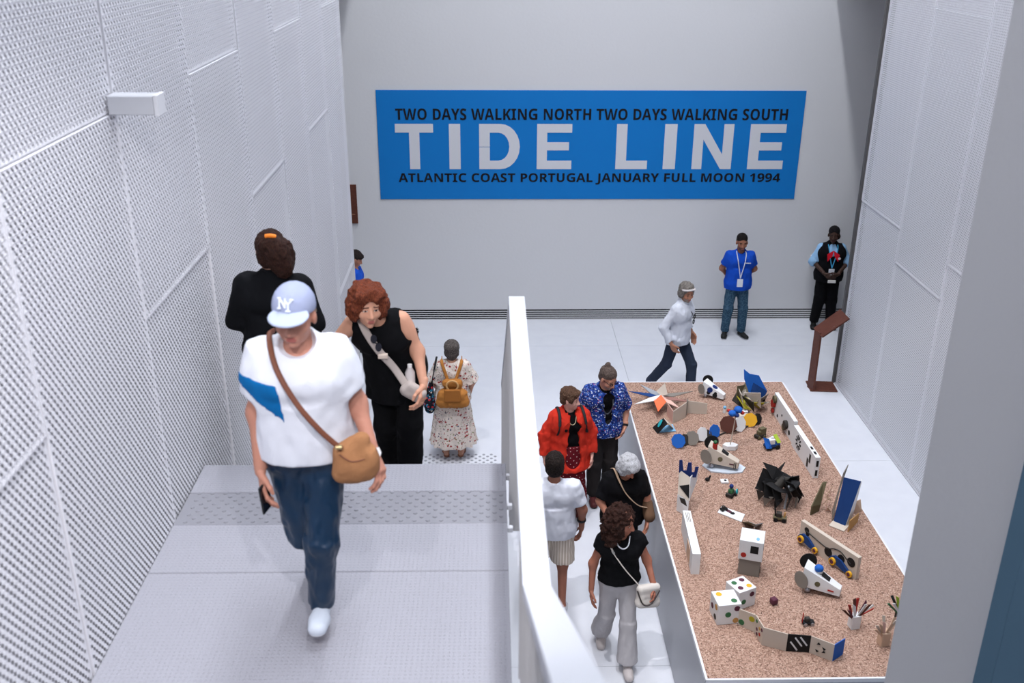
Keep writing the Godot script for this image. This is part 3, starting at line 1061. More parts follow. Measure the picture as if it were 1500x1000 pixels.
# shirt, blouse or jacket. sleeve 0 none, up to 1 the elbow, up to 2 the wrist
func top(t: Node, j: Dictionary, d: Dictionary, m: Material) -> MeshInstance3D:
	var u: float = j.s
	var w: float = d.get("w", 1.0)
	var s := sdf(d.get("cell", 0.011), d.get("k", 0.05) * u, d.get("fold", 0.006), d.get("freq", 9.0))
	s.fold_dir = Vector3(1.15, 0.75, 1.15)
	var g: float = d.get("grow", 0.016)
	trunk(s, j, w, g, 0, d.get("bust", 0.0))
	if d.has("hem_r"):
		s.skirt(j.waist.lerp(j.chest, 0.4), Vector3(j.pelvis.x, d.hem, j.pelvis.z), 0.15 * w * u, d.hem_r, d.get("squash", 0.72), 5.0, 0.04)
	var sl: float = d.get("sleeve", 0.5)
	var r0: float = d.get("r0", 0.062) * u
	var r1: float = d.get("r1", 0.066) * u
	for q in ["l", "r"]:
		if sl <= 0.0: continue
		var a: Vector3 = j["sh_" + q]
		var e: Vector3 = j["el_" + q]
		if sl <= 1.0:
			s.cap(a, a.lerp(e, 0.12), r0, r0)
			s.cone(a.lerp(e, -0.1), a.lerp(e, sl), r0, r1)
		else:
			s.cap(a, e, r0, lerpf(r0, r1, 0.55))
			s.cone(e.lerp(j["wr_" + q], -0.05), e.lerp(j["wr_" + q], sl - 1.0), lerpf(r0, r1, 0.55), r1)
	s.cut_plane(Vector3(0, d.hem, 0), Vector3(0, -1, 0))
	for c in d.get("planes", []): s.cut_plane(c[0], c[1])
	if d.get("neck_r", 0.0) > 0.0:
		s.cut_ell(j.neck + d.get("neck_off", Vector3(0, 0.03, 0.05)) * u, Vector3(d.neck_r, d.get("neck_d", d.neck_r), d.get("neck_z", d.neck_r * 1.2)) * u)
	for c in d.get("cuts", []): s.cut_ell(c[0], c[1], c[2] if c.size() > 2 else Basis.IDENTITY)
	if d.has("paint"): s.paint = d.paint
	elif d.has("color"): s.flat_color = d.color.srgb_to_linear()
	return grown(d.get("called", "shirt"), [s], m, t)

func trousers(t: Node, j: Dictionary, d: Dictionary, m: Material) -> MeshInstance3D:
	var u: float = j.s
	var w: float = d.get("w", 1.0)
	var s := sdf(d.get("cell", 0.011), 0.035 * u, d.get("fold", 0.006), d.get("freq", 9.0))
	s.fold_dir = Vector3(1.25, 0.5, 1.25)
	var hx := side(j, "hip_l", "hip_r")
	var g: float = d.get("grow", 0.012)
	s.cap(j.pelvis - hx * 0.07 * w * u, j.pelvis + hx * 0.07 * w * u, 0.112 * w * u + g)
	s.cap(j.waist.lerp(j.pelvis, 0.3) - hx * 0.05 * w * u, j.waist.lerp(j.pelvis, 0.3) + hx * 0.05 * w * u, 0.1 * w * u + g)
	var r0: float = d.get("r0", 0.094) * u
	var r1: float = d.get("r1", 0.07) * u
	var r2: float = d.get("r2", 0.058) * u
	var to: float = d.get("to", 1.0)
	for q in ["l", "r"]:
		var k: Vector3 = j["kn_" + q]
		var a: Vector3 = j["an_" + q]
		if to < 0.0:
			s.cone(j["hip_" + q], (j["hip_" + q] as Vector3).lerp(k, 1.0 + to), r0, r1)
			continue
		s.cap(j["hip_" + q], k, r0, r1)
		s.cone(k.lerp(a, -0.06), k.lerp(a, to), r1, r2)
	s.cut_plane(j.waist + Vector3(0, d.get("up", 0.0), 0), Vector3(0, 1, 0))
	return grown(d.get("called", "trousers"), [s], m, t)

# a thing worn or carried by a person: node at `at` of the person, shapes given in the person's frame
func carried(called: String, label: String, category: String, who: Node3D, at: Vector3) -> Node3D:
	var o := thing(called, label, category)
	o.transform = who.transform * Transform3D(Basis.IDENTITY, at)
	return o
func moved(b: MB, at: Vector3) -> MB:
	for i in b.V.size(): b.V[i] -= at
	return b
func curve(pts: Array, n := 6) -> Array:
	var out := []
	for i in pts.size() - 1:
		var a: Vector3 = pts[maxi(i - 1, 0)]
		var b: Vector3 = pts[i]
		var c: Vector3 = pts[i + 1]
		var e: Vector3 = pts[mini(i + 2, pts.size() - 1)]
		for k in n: out.append(b.cubic_interpolate(c, a, e, float(k) / n))
	out.append(pts[-1])
	return out
func V(x: float, y: float, z: float) -> Vector3:
	return Vector3(x, y, z)
const SHORT := [[Vector3(0, 0.05, -0.022), Vector3(0.084, 0.088, 0.102)], [Vector3(0, 0.0, -0.045), Vector3(0.08, 0.075, 0.07)]]
func step_at(k: int) -> Vector3:
	return Vector3(0, LAND - RISE * k, EDGE - RUN * (k - 0.45))

func build_people() -> void:
	folds.seed = 7
	folds.noise_type = FastNoiseLite.TYPE_SIMPLEX
	folds.frequency = 1.0
	folds.fractal_octaves = 2
	cap_woman()
	suit_woman()
	leaning_woman()
	dress_woman()
	wall_person()
	white_shirt_man()
	guards()
	red_jacket_woman()
	pattern_shirt_man()
	tee_man()
	white_hair_woman()
	curly_woman()

func cap_woman() -> void:
	var j := joints(1.62, {"hip_l": V(0.075, 0.9, 0.0), "kn_l": V(0.05, 0.5, 0.13), "an_l": V(0.02, 0.12, 0.085), "to_l": V(0.015, 0.105, 0.255),
		"hip_r": V(-0.085, 0.9, 0), "kn_r": V(-0.05, 0.47, 0.0), "an_r": V(-0.005, 0.2, -0.36), "to_r": V(-0.005, 0.05, -0.24),
		"sh_l": V(0.15, 1.365, -0.01), "sh_r": V(-0.15, 1.365, -0.01),
		"el_l": V(0.235, 1.12, -0.02), "wr_l": V(0.305, 0.93, 0.1), "hd_l": V(0.335, 0.865, 0.15),
		"el_r": V(-0.205, 1.1, 0.0), "wr_r": V(-0.2, 0.86, 0.09), "hd_r": V(-0.192, 0.79, 0.115), "head": V(0.0, 1.57, 0.035)})
	var at := V(-0.80, LAND, -3.80)
	var d := {"j": j, "w": 1.1, "cell": 0.011, "fine": 0.0038, "skin": rgb(186, 132, 112), "hair_color": rgb(172, 150, 128), "hair": [[V(0, 0.02, -0.03), V(0.08, 0.085, 0.09)]], "hair_cut": [[V(0, -0.03, 0.1), V(0.09, 0.12, 0.1)]], "head_down": 0.06, "head_yaw": -0.1, "jaw": 1.12,
		"shoe": rgb(206, 214, 226), "sole": rgb(228, 230, 236), "palm_r": V(0.9, 0, -0.3), "thumb_r": V(0.3, 0, 1), "curl_r": 0.5, "palm_l": V(-0.7, 0.2, -0.6), "thumb_l": V(-0.4, 0.2, 0.9), "curl_l": 0.8}
	var t := person("person in grey baseball cap, white tee and teal satin trousers crossing the landing", at, 0.06, d)
	var u: float = j.s
	var mt := cloth(Color.WHITE)
	mt.vertex_color_use_as_albedo = true
	top(t, j, {"w": 1.12, "cell": 0.0085, "grow": 0.02, "hem": 0.865, "hem_r": 0.178, "squash": 0.85, "sleeve": 0.6, "r0": 0.06, "r1": 0.08, "k": 0.08, "fold": 0.007, "freq": 7.0, "bust": 0.055, "neck_r": 0.085, "neck_d": 0.075, "neck_off": V(0, 0.035, 0.07),
		"color": rgb(226, 229, 238), "called": "t_shirt"}, mt)
	top(t, j, {"w": 1.12, "cell": 0.0085, "grow": 0.022, "hem": 0.865, "hem_r": 0.180, "squash": 0.85, "sleeve": 0.61, "r0": 0.062, "r1": 0.082, "k": 0.08, "fold": 0.007, "freq": 7.0, "bust": 0.056, "color": rgb(16, 104, 168), "called": "blue_patch",
		"planes": [[V(-0.07, 1.2, 0), V(1, 0.12, 0)], [V(-0.1, 1.245, 0), V(0.08, 1, 0)], [V(-0.1, 1.10, 0), V(-0.75, -1, 0)], [V(0, 0, 0.0), V(0, 0, -1)]]}, mt)
	var satin := cloth(rgb(4, 40, 68), 0.4, 0.12)
	satin.metallic_specular = 0.45
	trousers(t, j, {"w": 1.1, "cell": 0.009, "r0": 0.108, "r1": 0.076, "r2": 0.062, "fold": 0.012, "freq": 10.0, "to": 1.0}, satin)
	# cap
	var hb: Basis = d.hb
	var hc: Vector3 = j.head
	var cap := sdf(0.0045, 0.01, 0.0012, 30.0)
	cap.ell(hc + hb * V(0, 0.046, -0.01) * u, V(0.092, 0.1, 0.108) * u, hb)
	cap.cut_plane(hc + hb * V(0, 0.026, 0) * u, hb * V(0, -1, 0.12))
	cap.flat_color = rgb(160, 168, 196).srgb_to_linear()
	var cm := cloth(Color.WHITE, 0.85)
	cm.vertex_color_use_as_albedo = true
	var crown := grown("cap", [cap], cm, t)
	var bill := sdf(0.0045, 0.006)
	bill.ell(hc + hb * V(0, 0.04, 0.1) * u, V(0.086, 0.016, 0.08) * u, hb * Basis(Vector3.RIGHT, 0.16))
	bill.cut_ell(hc + hb * V(0, 0.01, 0.085) * u, V(0.1, 0.033, 0.1) * u, hb * Basis(Vector3.RIGHT, 0.16))
	bill.flat_color = rgb(178, 188, 212).srgb_to_linear()
	grown("bill", [bill], cm, crown)
	# stitched interlocking letters on the cap front
	var em := MB.new()
	var f := hc + hb * V(-0.008, 0.092, 0.0855) * u
	em.xf = Transform3D(hb * Basis(Vector3.RIGHT, -0.42), f)
	for s in [[V(-0.026, -0.018, 0), V(-0.026, 0.022, 0)], [V(-0.026, 0.022, 0), V(-0.004, -0.014, 0)], [V(-0.004, -0.018, 0), V(-0.004, 0.022, 0)], [V(-0.006, 0.012, 0.001), V(0.008, -0.004, 0.001)], [V(0.024, 0.014, 0.0), V(0.008, -0.004, 0.0)], [V(0.008, -0.004, 0), V(0.008, -0.03, 0)], [V(-0.002, -0.03, 0), V(0.018, -0.03, 0)], [V(-0.033, -0.018, 0), V(-0.02, -0.018, 0)], [V(-0.033, 0.022, 0), V(-0.02, 0.022, 0)], [V(0.016, 0.015, 0), V(0.03, 0.015, 0)]]:
		em.tube([s[0], s[1]], 0.0042, 6)
	obj("embroidery", em, mat(rgb(226, 232, 240)), crown)
	obj("watch_strap", MB.new().tube(curve([V(0.3, 0.945, 0.095) * u, V(0.306, 0.928, 0.105) * u], 2), 0.033 * u, 14), mat(rgb(206, 204, 206), 0.4), t)
	obj("watch_case", MB.new().disc(V(0.32, 0.945, 0.128) * u, V(0.6, 0.5, 0.7), 0.02, 0.012, 16), mat(rgb(225, 225, 228), 0.3), t)
	# phone in the hand
	var pp := V(-0.182, 0.745, 0.135) * u
	var ph := carried("smartphone", "black smartphone held low in the hand of the capped person", "phone", t, pp)
	var pb := MB.new()
	pb.xf = Transform3D(Basis(Vector3.UP, 1.2) * Basis(Vector3.BACK, 0.12), Vector3.ZERO)
	obj("case", pb.box(V(-0.036, -0.07, -0.0045), V(0.036, 0.07, 0.0045), 0.003), M.black, ph)
	var p2 := MB.new()
	p2.xf = pb.xf
	obj("screen", p2.box(V(-0.033, -0.066, 0.0045), V(0.033, 0.066, 0.0052)), mat(rgb(20, 22, 28), 0.15), ph)
	# tan bag
	var bp := V(0.215, 0.885, 0.165)
	var tan := cloth(rgb(172, 122, 84), 0.75, 0.8)
	var bag := carried("shoulder_bag", "tan leather bag hanging at the hip of the capped person", "bag", t, bp)
	var bs := sdf(0.006, 0.06, 0.004, 14.0)
	bs.cap(V(-0.05, 0.05, 0), V(0.035, 0.11, 0), 0.036, 0.03)
	bs.cap(V(-0.05, -0.045, 0.01), V(0.05, -0.03, 0.01), 0.042, 0.046)
	bs.cap(V(0.0, 0.0, 0.012), V(0.05, 0.03, 0.01), 0.062, 0.05)
	bs.flat_color = Color.WHITE
	grown("pouch", [bs], tan, bag)
	var brown := mat(rgb(112, 66, 48), 0.6)
	obj("strap", moved(MB.new().tube(curve([V(-0.1, 1.40, -0.05), V(-0.11, 1.40, 0.025), V(-0.075, 1.31, 0.135), V(0.0, 1.18, 0.19), V(0.09, 1.06, 0.208), V(0.17, 0.965, 0.2)]), 0.0115, 8, 0.4, Vector3(0.3, 0.5, 1)), bp), brown, bag)
	obj("buckle", moved(MB.new().box(V(0.145, 0.975, 0.2), V(0.175, 0.99, 0.222), 0.003), bp), mat(rgb(196, 176, 130), 0.3, 0.9), bag)
	obj("seam", moved(MB.new().tube(curve([V(0.16, 0.95, 0.215), V(0.21, 0.925, 0.232), V(0.27, 0.93, 0.222)]), 0.003, 5), bp), brown, bag)

func suit_woman() -> void:
	var j := joints(1.63, {"el_l": V(0.255, 1.14, -0.03), "wr_l": V(0.18, 1.0, 0.2), "hd_l": V(0.12, 0.98, 0.26), "el_r": V(-0.255, 1.14, -0.03), "wr_r": V(-0.18, 1.0, 0.2), "hd_r": V(-0.12, 0.98, 0.26), "sh_l": V(0.185, 1.37, -0.01), "sh_r": V(-0.185, 1.37, -0.01), "an_l": V(0.1, -0.09, 0.2), "to_l": V(0.11, -0.14, 0.36), "kn_l": V(0.095, 0.42, 0.16)})
	var p := step_at(2)
	var d := {"j": j, "cell": 0.012, "fine": 0.0045, "hair_color": rgb(44, 28, 24), "hair_light": rgb(66, 42, 34), "hair_rough": 0.006, "hair_freq": 26.0, "hair": [[V(0, 0.045, -0.02), V(0.086, 0.09, 0.103)], [V(-0.02, 0.055, -0.09), V(0.07, 0.06, 0.05)], [V(-0.05, 0.0, -0.1), V(0.072, 0.1, 0.06)], [V(-0.075, -0.06, -0.09), V(0.06, 0.08, 0.05)], [V(-0.09, -0.02, -0.04), V(0.05, 0.1, 0.055)], [V(0.0, -0.02, -0.06), V(0.075, 0.07, 0.05)]],
		"head_yaw": 0.18, "shoe": rgb(20, 20, 22)}
	var t := person("person in a black suit seen from behind, going down the stair", V(-1.30, p.y, p.z), PI - 0.12, d)
	var u: float = j.s
	var blk := cloth(rgb(12, 13, 17), 0.85, 0.2)
	top(t, j, {"w": 1.14, "grow": 0.026, "hem": 0.74, "hem_r": 0.215, "squash": 0.75, "sleeve": 1.95, "r0": 0.066, "r1": 0.05, "fold": 0.006, "neck_r": 0.05, "neck_off": V(0, 0.07, 0.05), "called": "jacket"}, blk)
	obj("collar", MB.new().tube([j.neck + V(0, 0.0, 0.0), j.neck + V(0, 0.045, 0.006)], [0.075, 0.066], 20), blk, t)
	trousers(t, j, {"w": 1.05, "cell": 0.014, "r1": 0.082, "r2": 0.085}, blk)
	var hb: Basis = d.hb
	obj("hair_tie", MB.new().tube(curve([j.head + hb * V(-0.05, 0.118, -0.1) * u, j.head + hb * V(-0.022, 0.128, -0.108) * u, j.head + hb * V(0.008, 0.122, -0.1) * u], 4), 0.013, 8), mat(rgb(232, 128, 40), 0.6), t)
	obj("earring", MB.new().ball(j.head + hb * V(0.082, -0.045, -0.005) * u, Vector3.ONE * 0.006, 8, 5), mat(rgb(220, 220, 220), 0.2, 0.9), t)

func leaning_woman() -> void:
	var p := step_at(3)
	var j := joints(1.7, {"pelvis": V(0.02, 0.83, 0), "waist": V(-0.0, 0.965, 0.04), "chest": V(-0.04, 1.115, 0.11), "neck": V(-0.085, 1.235, 0.17), "head": V(-0.125, 1.335, 0.245), "sh_l": V(0.075, 1.205, 0.15), "sh_r": V(-0.235, 1.185, 0.14),
		"el_l": V(0.165, 0.985, 0.15), "wr_l": V(0.2, 0.815, 0.28), "hd_l": V(0.19, 0.75, 0.32), "el_r": V(-0.36, 1.03, 0.12), "wr_r": V(-0.42, 0.86, 0.2), "hd_r": V(-0.42, 0.79, 0.22), "hip_l": V(0.1, 0.8, 0), "hip_r": V(-0.06, 0.8, 0), "kn_l": V(0.1, 0.47, 0.15), "an_l": V(0.085, 0.08, 0.05), "to_l": V(0.09, 0.03, 0.21), "kn_r": V(-0.06, 0.4, 0.02), "an_r": V(-0.05, -0.09, -0.24), "to_r": V(-0.06, -0.14, -0.08)})
	var red := rgb(92, 44, 32)
	var d := {"j": j, "w": 1.02, "cell": 0.013, "fine": 0.0042, "skin": rgb(206, 152, 126), "hair_color": red, "hair_light": rgb(146, 78, 54), "brow": rgb(84, 52, 40), "hair_rough": 0.016, "hair_freq": 13.0,
		"hair": [[V(0, 0.06, -0.02), V(0.108, 0.085, 0.112)], [V(-0.075, 0.0, -0.01), V(0.052, 0.085, 0.075)], [V(0.075, 0.0, -0.01), V(0.052, 0.085, 0.075)], [V(0, -0.01, -0.07), V(0.1, 0.09, 0.06)], [V(-0.03, 0.085, 0.055), V(0.06, 0.035, 0.04)], [V(0.035, 0.085, 0.05), V(0.055, 0.033, 0.04)]],
		"hair_cut": [[V(0, -0.045, 0.1), V(0.056, 0.105, 0.075)]], "head_yaw": 0.3, "head_down": 0.02, "head_roll": -0.04, "shoe": rgb(180, 140, 130), "no_hand_r": false, "palm_l": V(-0.8, 0, -0.4), "thumb_l": V(-0.4, 0.2, 0.9), "curl_l": 0.75}
	var t := person("person with auburn hair in a sleeveless black dress climbing the stair", V(-0.64, p.y, p.z), 0.05, d)
	var blk := cloth(rgb(13, 13, 16), 0.9, 0.25)
	top(t, j, {"w": 1.04, "grow": 0.018, "hem": 0.62, "hem_r": 0.2, "squash": 0.85, "sleeve": 0.0, "neck_r": 0.07, "neck_off": V(0.01, 0.02, 0.07), "bust": 0.05, "fold": 0.007, "cuts": [[V(0.125, 1.2, 0.14), V(0.07, 0.13, 0.13)], [V(-0.29, 1.17, 0.13), V(0.07, 0.13, 0.13)]], "called": "dress"}, blk)
	trousers(t, j, {"w": 1.04, "cell": 0.012, "r0": 0.1, "r1": 0.082, "r2": 0.085, "fold": 0.008}, blk)
	var bp := V(0.135, 0.76, 0.30)
	var bag := carried("crossbody_bag", "beige grey crossbody bag held by the person in the black dress", "bag", t, bp)
	var grey := cloth(rgb(186, 174, 168), 0.8, 0.4)
	var bs := sdf(0.006, 0.02, 0.003, 18.0)
	bs.cap(V(-0.05, 0.03, 0), V(0.03, -0.02, 0.01), 0.035)
	bs.cap(V(-0.02, 0.06, 0), V(0.05, 0.01, 0.01), 0.033)
	bs.flat_color = Color.WHITE
	grown("pouch", [bs], grey, bag)
	obj("strap", moved(MB.new().tube(curve([V(-0.19, 1.245, 0.07), V(-0.185, 1.25, 0.18), V(-0.14, 1.17, 0.262), V(-0.07, 1.05, 0.272), V(0.02, 0.92, 0.25), V(0.1, 0.8, 0.29)]), 0.024, 8, 0.22, Vector3(0.2, 0.3, 1)), bp), grey, bag)
	obj("strap_slider", moved(MB.new().box(V(-0.075, 1.0, 0.262), V(-0.015, 1.03, 0.29), 0.004), bp), mat(rgb(214, 196, 182), 0.4), bag)
	var gp := V(-0.09, 1.1, 0.275)
	var gl := carried("sunglasses", "dark sunglasses hanging at the neckline of the black dress", "glasses", t, gp)
	obj("lens", MB.new().disc(V(-0.005, 0.035, 0.012), V(0.35, 0.1, 1), 0.02, 0.005, 14, 0.028), mat(rgb(40, 40, 48), 0.15), gl)
	obj("lens", MB.new().disc(V(0.022, -0.02, 0.012), V(0.35, 0.1, 1), 0.02, 0.005, 14, 0.028), mat(rgb(40, 40, 48), 0.15), gl)
	obj("bridge", MB.new().tube([V(0.0, 0.012, 0.014), V(0.017, 0.003, 0.014)], 0.004, 6), M.black, gl)
	var bt := carried("water_bottle", "small clear plastic bottle with white wrapper beside the crossbody bag", "bottle", t, V(0.115, 0.84, 0.23))
	obj("bottle_body", MB.new().tube([V(0, -0.08, 0.02), V(0, 0.04, 0), V(0, 0.06, 0), V(0, 0.075, -0.002)], [0.032, 0.032, 0.022, 0.014], 14), mat(rgb(214, 206, 204), 0.25), bt)
	obj("bottle_cap", MB.new().tube([V(0, 0.075, -0.002), V(0, 0.093, -0.004)], 0.015, 12), mat(rgb(232, 230, 228), 0.4), bt)

func dress_woman() -> void:
	var j := joints(1.6, {"el_l": V(0.26, 1.13, 0.0), "wr_l": V(0.2, 0.93, 0.14), "hd_l": V(0.16, 0.88, 0.2), "el_r": V(-0.265, 1.12, 0.0), "wr_r": V(-0.23, 0.92, 0.08), "hd_r": V(-0.22, 0.84, 0.1)})
	var grey := rgb(58, 52, 50)
	var d := {"j": j, "w": 1.12, "cell": 0.014, "fine": 0.0055, "hair_color": grey, "hair_light": rgb(122, 114, 110), "hair_rough": 0.006, "hair": [[V(0, 0.05, -0.03), V(0.098, 0.095, 0.108)], [V(0, -0.02, -0.05), V(0.094, 0.085, 0.07)], [V(0, -0.07, -0.06), V(0.055, 0.06, 0.045)]], "shoe": rgb(150, 104, 84), "shoe_top": -0.045}
	var t := person("person in a cream floral dress with a tan backpack at the stair foot", V(-0.5, 0, -11.42), PI, d)
	var fl := printed(spots_image(512, rgb(214, 203, 194), [[rgb(190, 172, 160), 150, 3, 7, 1.6], [rgb(150, 48, 52), 46, 5, 12, 1.3], [rgb(96, 84, 76), 90, 1.5, 3.5, 4.0], [rgb(60, 66, 96), 26, 4, 8, 1.4], [rgb(120, 128, 88), 50, 3, 6, 2.0], [rgb(190, 120, 116), 30, 4, 7, 1.2]], 21), 1.9)
	top(t, j, {"w": 1.16, "cell": 0.012, "grow": 0.022, "hem": 0.8, "hem_r": 0.24, "squash": 0.85, "sleeve": 0.95, "r0": 0.072, "r1": 0.115, "fold": 0.014, "freq": 8.0, "neck_r": 0.075, "neck_off": V(0, 0.05, 0.0), "called": "dress"}, fl)
	var sk := sdf(0.012, 0.02, 0.008, 9.0)
	sk.skirt(V(0, 1.02, 0), V(0, 0.2, 0), 0.185, 0.30, 0.85, 13.0, 0.06)
	grown("dress_skirt", [sk], fl, t)
	var bp := V(-0.01, 0.86, -0.21)
	var bag := carried("backpack", "tan leather backpack with ring handle on the floral dress", "backpack", t, bp)
	var tan := cloth(rgb(178, 118, 58), 0.7, 0.6)
	var bs := sdf(0.009, 0.05, 0.008, 11.0)
	bs.cap(V(-0.13, 0.02, 0), V(0.13, 0.02, 0), 0.08)
	bs.cap(V(-0.11, 0.12, 0), V(0.11, 0.12, 0), 0.078)
	bs.cap(V(-0.07, 0.27, 0.0), V(0.07, 0.27, 0.0), 0.058)
	bs.flat_color = Color.WHITE
	grown("sack", [bs], tan, bag)
	obj("flap", MB.new().box(V(-0.1, 0.06, -0.105), V(0.1, 0.23, -0.07), 0.012), cloth(rgb(166, 106, 50), 0.7, 0.6), bag)
	var ring := []
	for i in 17: ring.append(V(cos(TAU * i / 16) * 0.07, 0.27 + sin(TAU * i / 16) * 0.07, -0.075))
	obj("ring_handle", MB.new().tube(ring, 0.013, 8, 1.0, Vector3(0, 0, 1)), mat(rgb(196, 150, 96), 0.5), bag)
	for q in [-1.0, 1.0]: obj("shoulder_strap", moved(MB.new().tube(curve([V(q * 0.125, 1.40, 0.0), V(q * 0.12, 1.36, -0.105), V(q * 0.07, 1.22, -0.165), V(q * 0.03, 1.12, -0.2)]), 0.02, 8, 0.3, Vector3(0, 0, 1)), bp), tan, bag)
	var sp := V(0.27, 0.84, -0.08)
	var sb := carried("shoulder_bag", "slim dark shopping bag with bright print beside the tan backpack", "bag", t, sp)
	var sm := printed(spots_image(256, rgb(24, 24, 34), [[rgb(52, 120, 150), 26, 10, 22, 1.3], [rgb(190, 52, 56), 18, 8, 16, 1.2], [rgb(210, 200, 190), 10, 5, 9, 1.4], [rgb(24, 24, 34), 20, 4, 9, 2.0]], 5), 4.0)
	var ss := sdf(0.009, 0.03, 0.006, 12.0)
	ss.cap(V(0, 0.22, 0), V(0.02, -0.05, 0), 0.03, 0.075)
	ss.cap(V(0.02, -0.05, 0), V(0.02, -0.12, 0), 0.075, 0.065)
	ss.flat_color = Color.WHITE
	grown("pouch", [ss], sm, sb)
	obj("strap", moved(MB.new().tube(curve([V(0.19, 1.40, 0.0), V(0.2, 1.37, -0.09), V(0.235, 1.2, -0.135), V(0.265, 1.02, -0.09)]), 0.013, 8, 0.5), sp), M.black, sb)

func wall_person() -> void:
	var j := joints(1.66)
	var d := {"j": j, "cell": 0.018, "fine": 0.0055, "hair_color": rgb(40, 30, 28), "hair": SHORT + [[V(0, 0.06, 0.06), V(0.07, 0.04, 0.045)]], "head_down": 0.42, "shoe": rgb(30, 30, 32), "skin": rgb(180, 124, 100)}
	var t := person("dark haired person in a blue tee looking down behind the metal clad wall", V(-2.14, 0, -14.9), PI / 2, d)
	top(t, j, {"cell": 0.016, "hem": 0.84, "sleeve": 0.6, "neck_r": 0.06, "called": "t_shirt"}, cloth(rgb(30, 82, 190)))
	trousers(t, j, {"cell": 0.016}, cloth(rgb(40, 48, 62)))

func white_shirt_man() -> void:
	var j := joints(1.76, {"pelvis": V(0, 0.93, 0), "chest": V(0, 1.28, 0.04), "waist": V(0, 1.09, 0.02), "neck": V(0, 1.425, 0.045), "head": V(0, 1.57, 0.085), "sh_l": V(0.165, 1.365, 0.03), "sh_r": V(-0.165, 1.365, 0.03), "el_r": V(-0.27, 1.12, -0.1), "wr_r": V(-0.245, 0.88, 0.03), "hd_r": V(-0.22, 0.81, 0.06), "el_l": V(0.22, 1.14, -0.06), "wr_l": V(0.23, 0.93, 0.1), "hd_l": V(0.22, 0.85, 0.14),
		"kn_l": V(0.09, 0.5, 0.2), "an_l": V(0.09, 0.1, 0.22), "to_l": V(0.1, 0.05, 0.38), "kn_r": V(-0.09, 0.5, -0.1), "an_r": V(-0.09, 0.16, -0.34), "to_r": V(-0.1, 0.04, -0.22)})
	var d := {"j": j, "cell": 0.014, "fine": 0.0055, "skin": rgb(170, 118, 94), "hair_color": rgb(110, 102, 96), "hair_light": rgb(170, 162, 154), "brow": rgb(60, 50, 46), "hair_rough": 0.012, "hair_freq": 22.0, "beard": rgb(150, 134, 124), "hair": [[V(0, 0.055, -0.02), V(0.095, 0.092, 0.11)], [V(0, -0.02, -0.06), V(0.092, 0.085, 0.065)], [V(-0.06, 0.0, -0.01), V(0.04, 0.06, 0.05)], [V(0.06, 0.0, -0.01), V(0.04, 0.06, 0.05)]], "head_yaw": -0.6, "head_down": 0.12, "shoe": rgb(40, 36, 34)}
	var t := person("grey haired person in an untucked white shirt walking behind the display table", V(2.67, 0, -13.15), 0.95, d)
	var u: float = j.s
	var wt := cloth(rgb(214, 217, 226))
	top(t, j, {"w": 1.06, "cell": 0.012, "grow": 0.024, "hem": 0.86, "hem_r": 0.195, "squash": 0.82, "sleeve": 1.82, "r0": 0.066, "r1": 0.056, "fold": 0.011, "freq": 9.0, "neck_r": 0.06, "neck_off": V(0, 0.04, 0.07)}, wt)
	obj("collar", MB.new().tube([j.neck + V(0, -0.015, 0.0), j.neck + V(0, 0.04, 0.015)], [0.082, 0.07], 16), wt, t)
	trousers(t, j, {"cell": 0.012, "r1": 0.074, "r2": 0.068}, cloth(rgb(44, 52, 68)))
	var hb: Basis = d.hb
	obj("headband_glasses", MB.new().tube(curve([j.head + hb * V(-0.09, 0.07, 0.03) * u, j.head + hb * V(-0.05, 0.085, 0.092) * u, j.head + hb * V(0.05, 0.085, 0.092) * u, j.head + hb * V(0.09, 0.07, 0.03) * u]), 0.014, 8), mat(rgb(214, 206, 204), 0.3), t)
	var gp := V(0.05, 1.2, 0.19) * u
	var g := carried("eyeglasses", "black eyeglasses on a cord hanging on the untucked white shirt", "glasses", t, gp)
	for q in [-1.0, 1.0]:
		var ring := []
		for i in 13: ring.append(V(0.01 * q, 0.035 * q + sin(TAU * i / 12) * 0.03, 0.012) + V(cos(TAU * i / 12) * 0.025, 0, 0))
		obj("rim", MB.new().tube(ring, 0.007, 6, 1.0, Vector3(0, 0, 1)), M.black, g)
	obj("cord", moved(MB.new().tube(curve([V(-0.05, 1.4, 0.1) * u, V(0.02, 1.3, 0.175) * u, V(0.045, 1.24, 0.185) * u]), 0.005, 6), gp), M.black, g)

func lanyard(t: Node3D, j: Dictionary, m: Material, drop: float, z: float) -> void:
	var n: Vector3 = j.neck
	var end := V(0.0, n.y - drop, z)
	var l := obj("lanyard", MB.new().tube(curve([n + V(0.065, 0.03, -0.02), n + V(0.075, -0.01, 0.095), n + V(0.06, -0.1, 0.162), n + V(0.045, -0.18, 0.178), end], 5), 0.0085, 6), m, t)
	obj("lanyard", MB.new().tube(curve([n + V(-0.065, 0.03, -0.02), n + V(-0.075, -0.01, 0.095), n + V(-0.06, -0.1, 0.162), n + V(-0.045, -0.18, 0.178), end], 5), 0.0085, 6), m, t)
	obj("badge", MB.new().box(end + V(-0.047, -0.15, -0.003), end + V(0.047, -0.015, 0.004), 0.002), mat(rgb(222, 224, 232), 0.4), l)

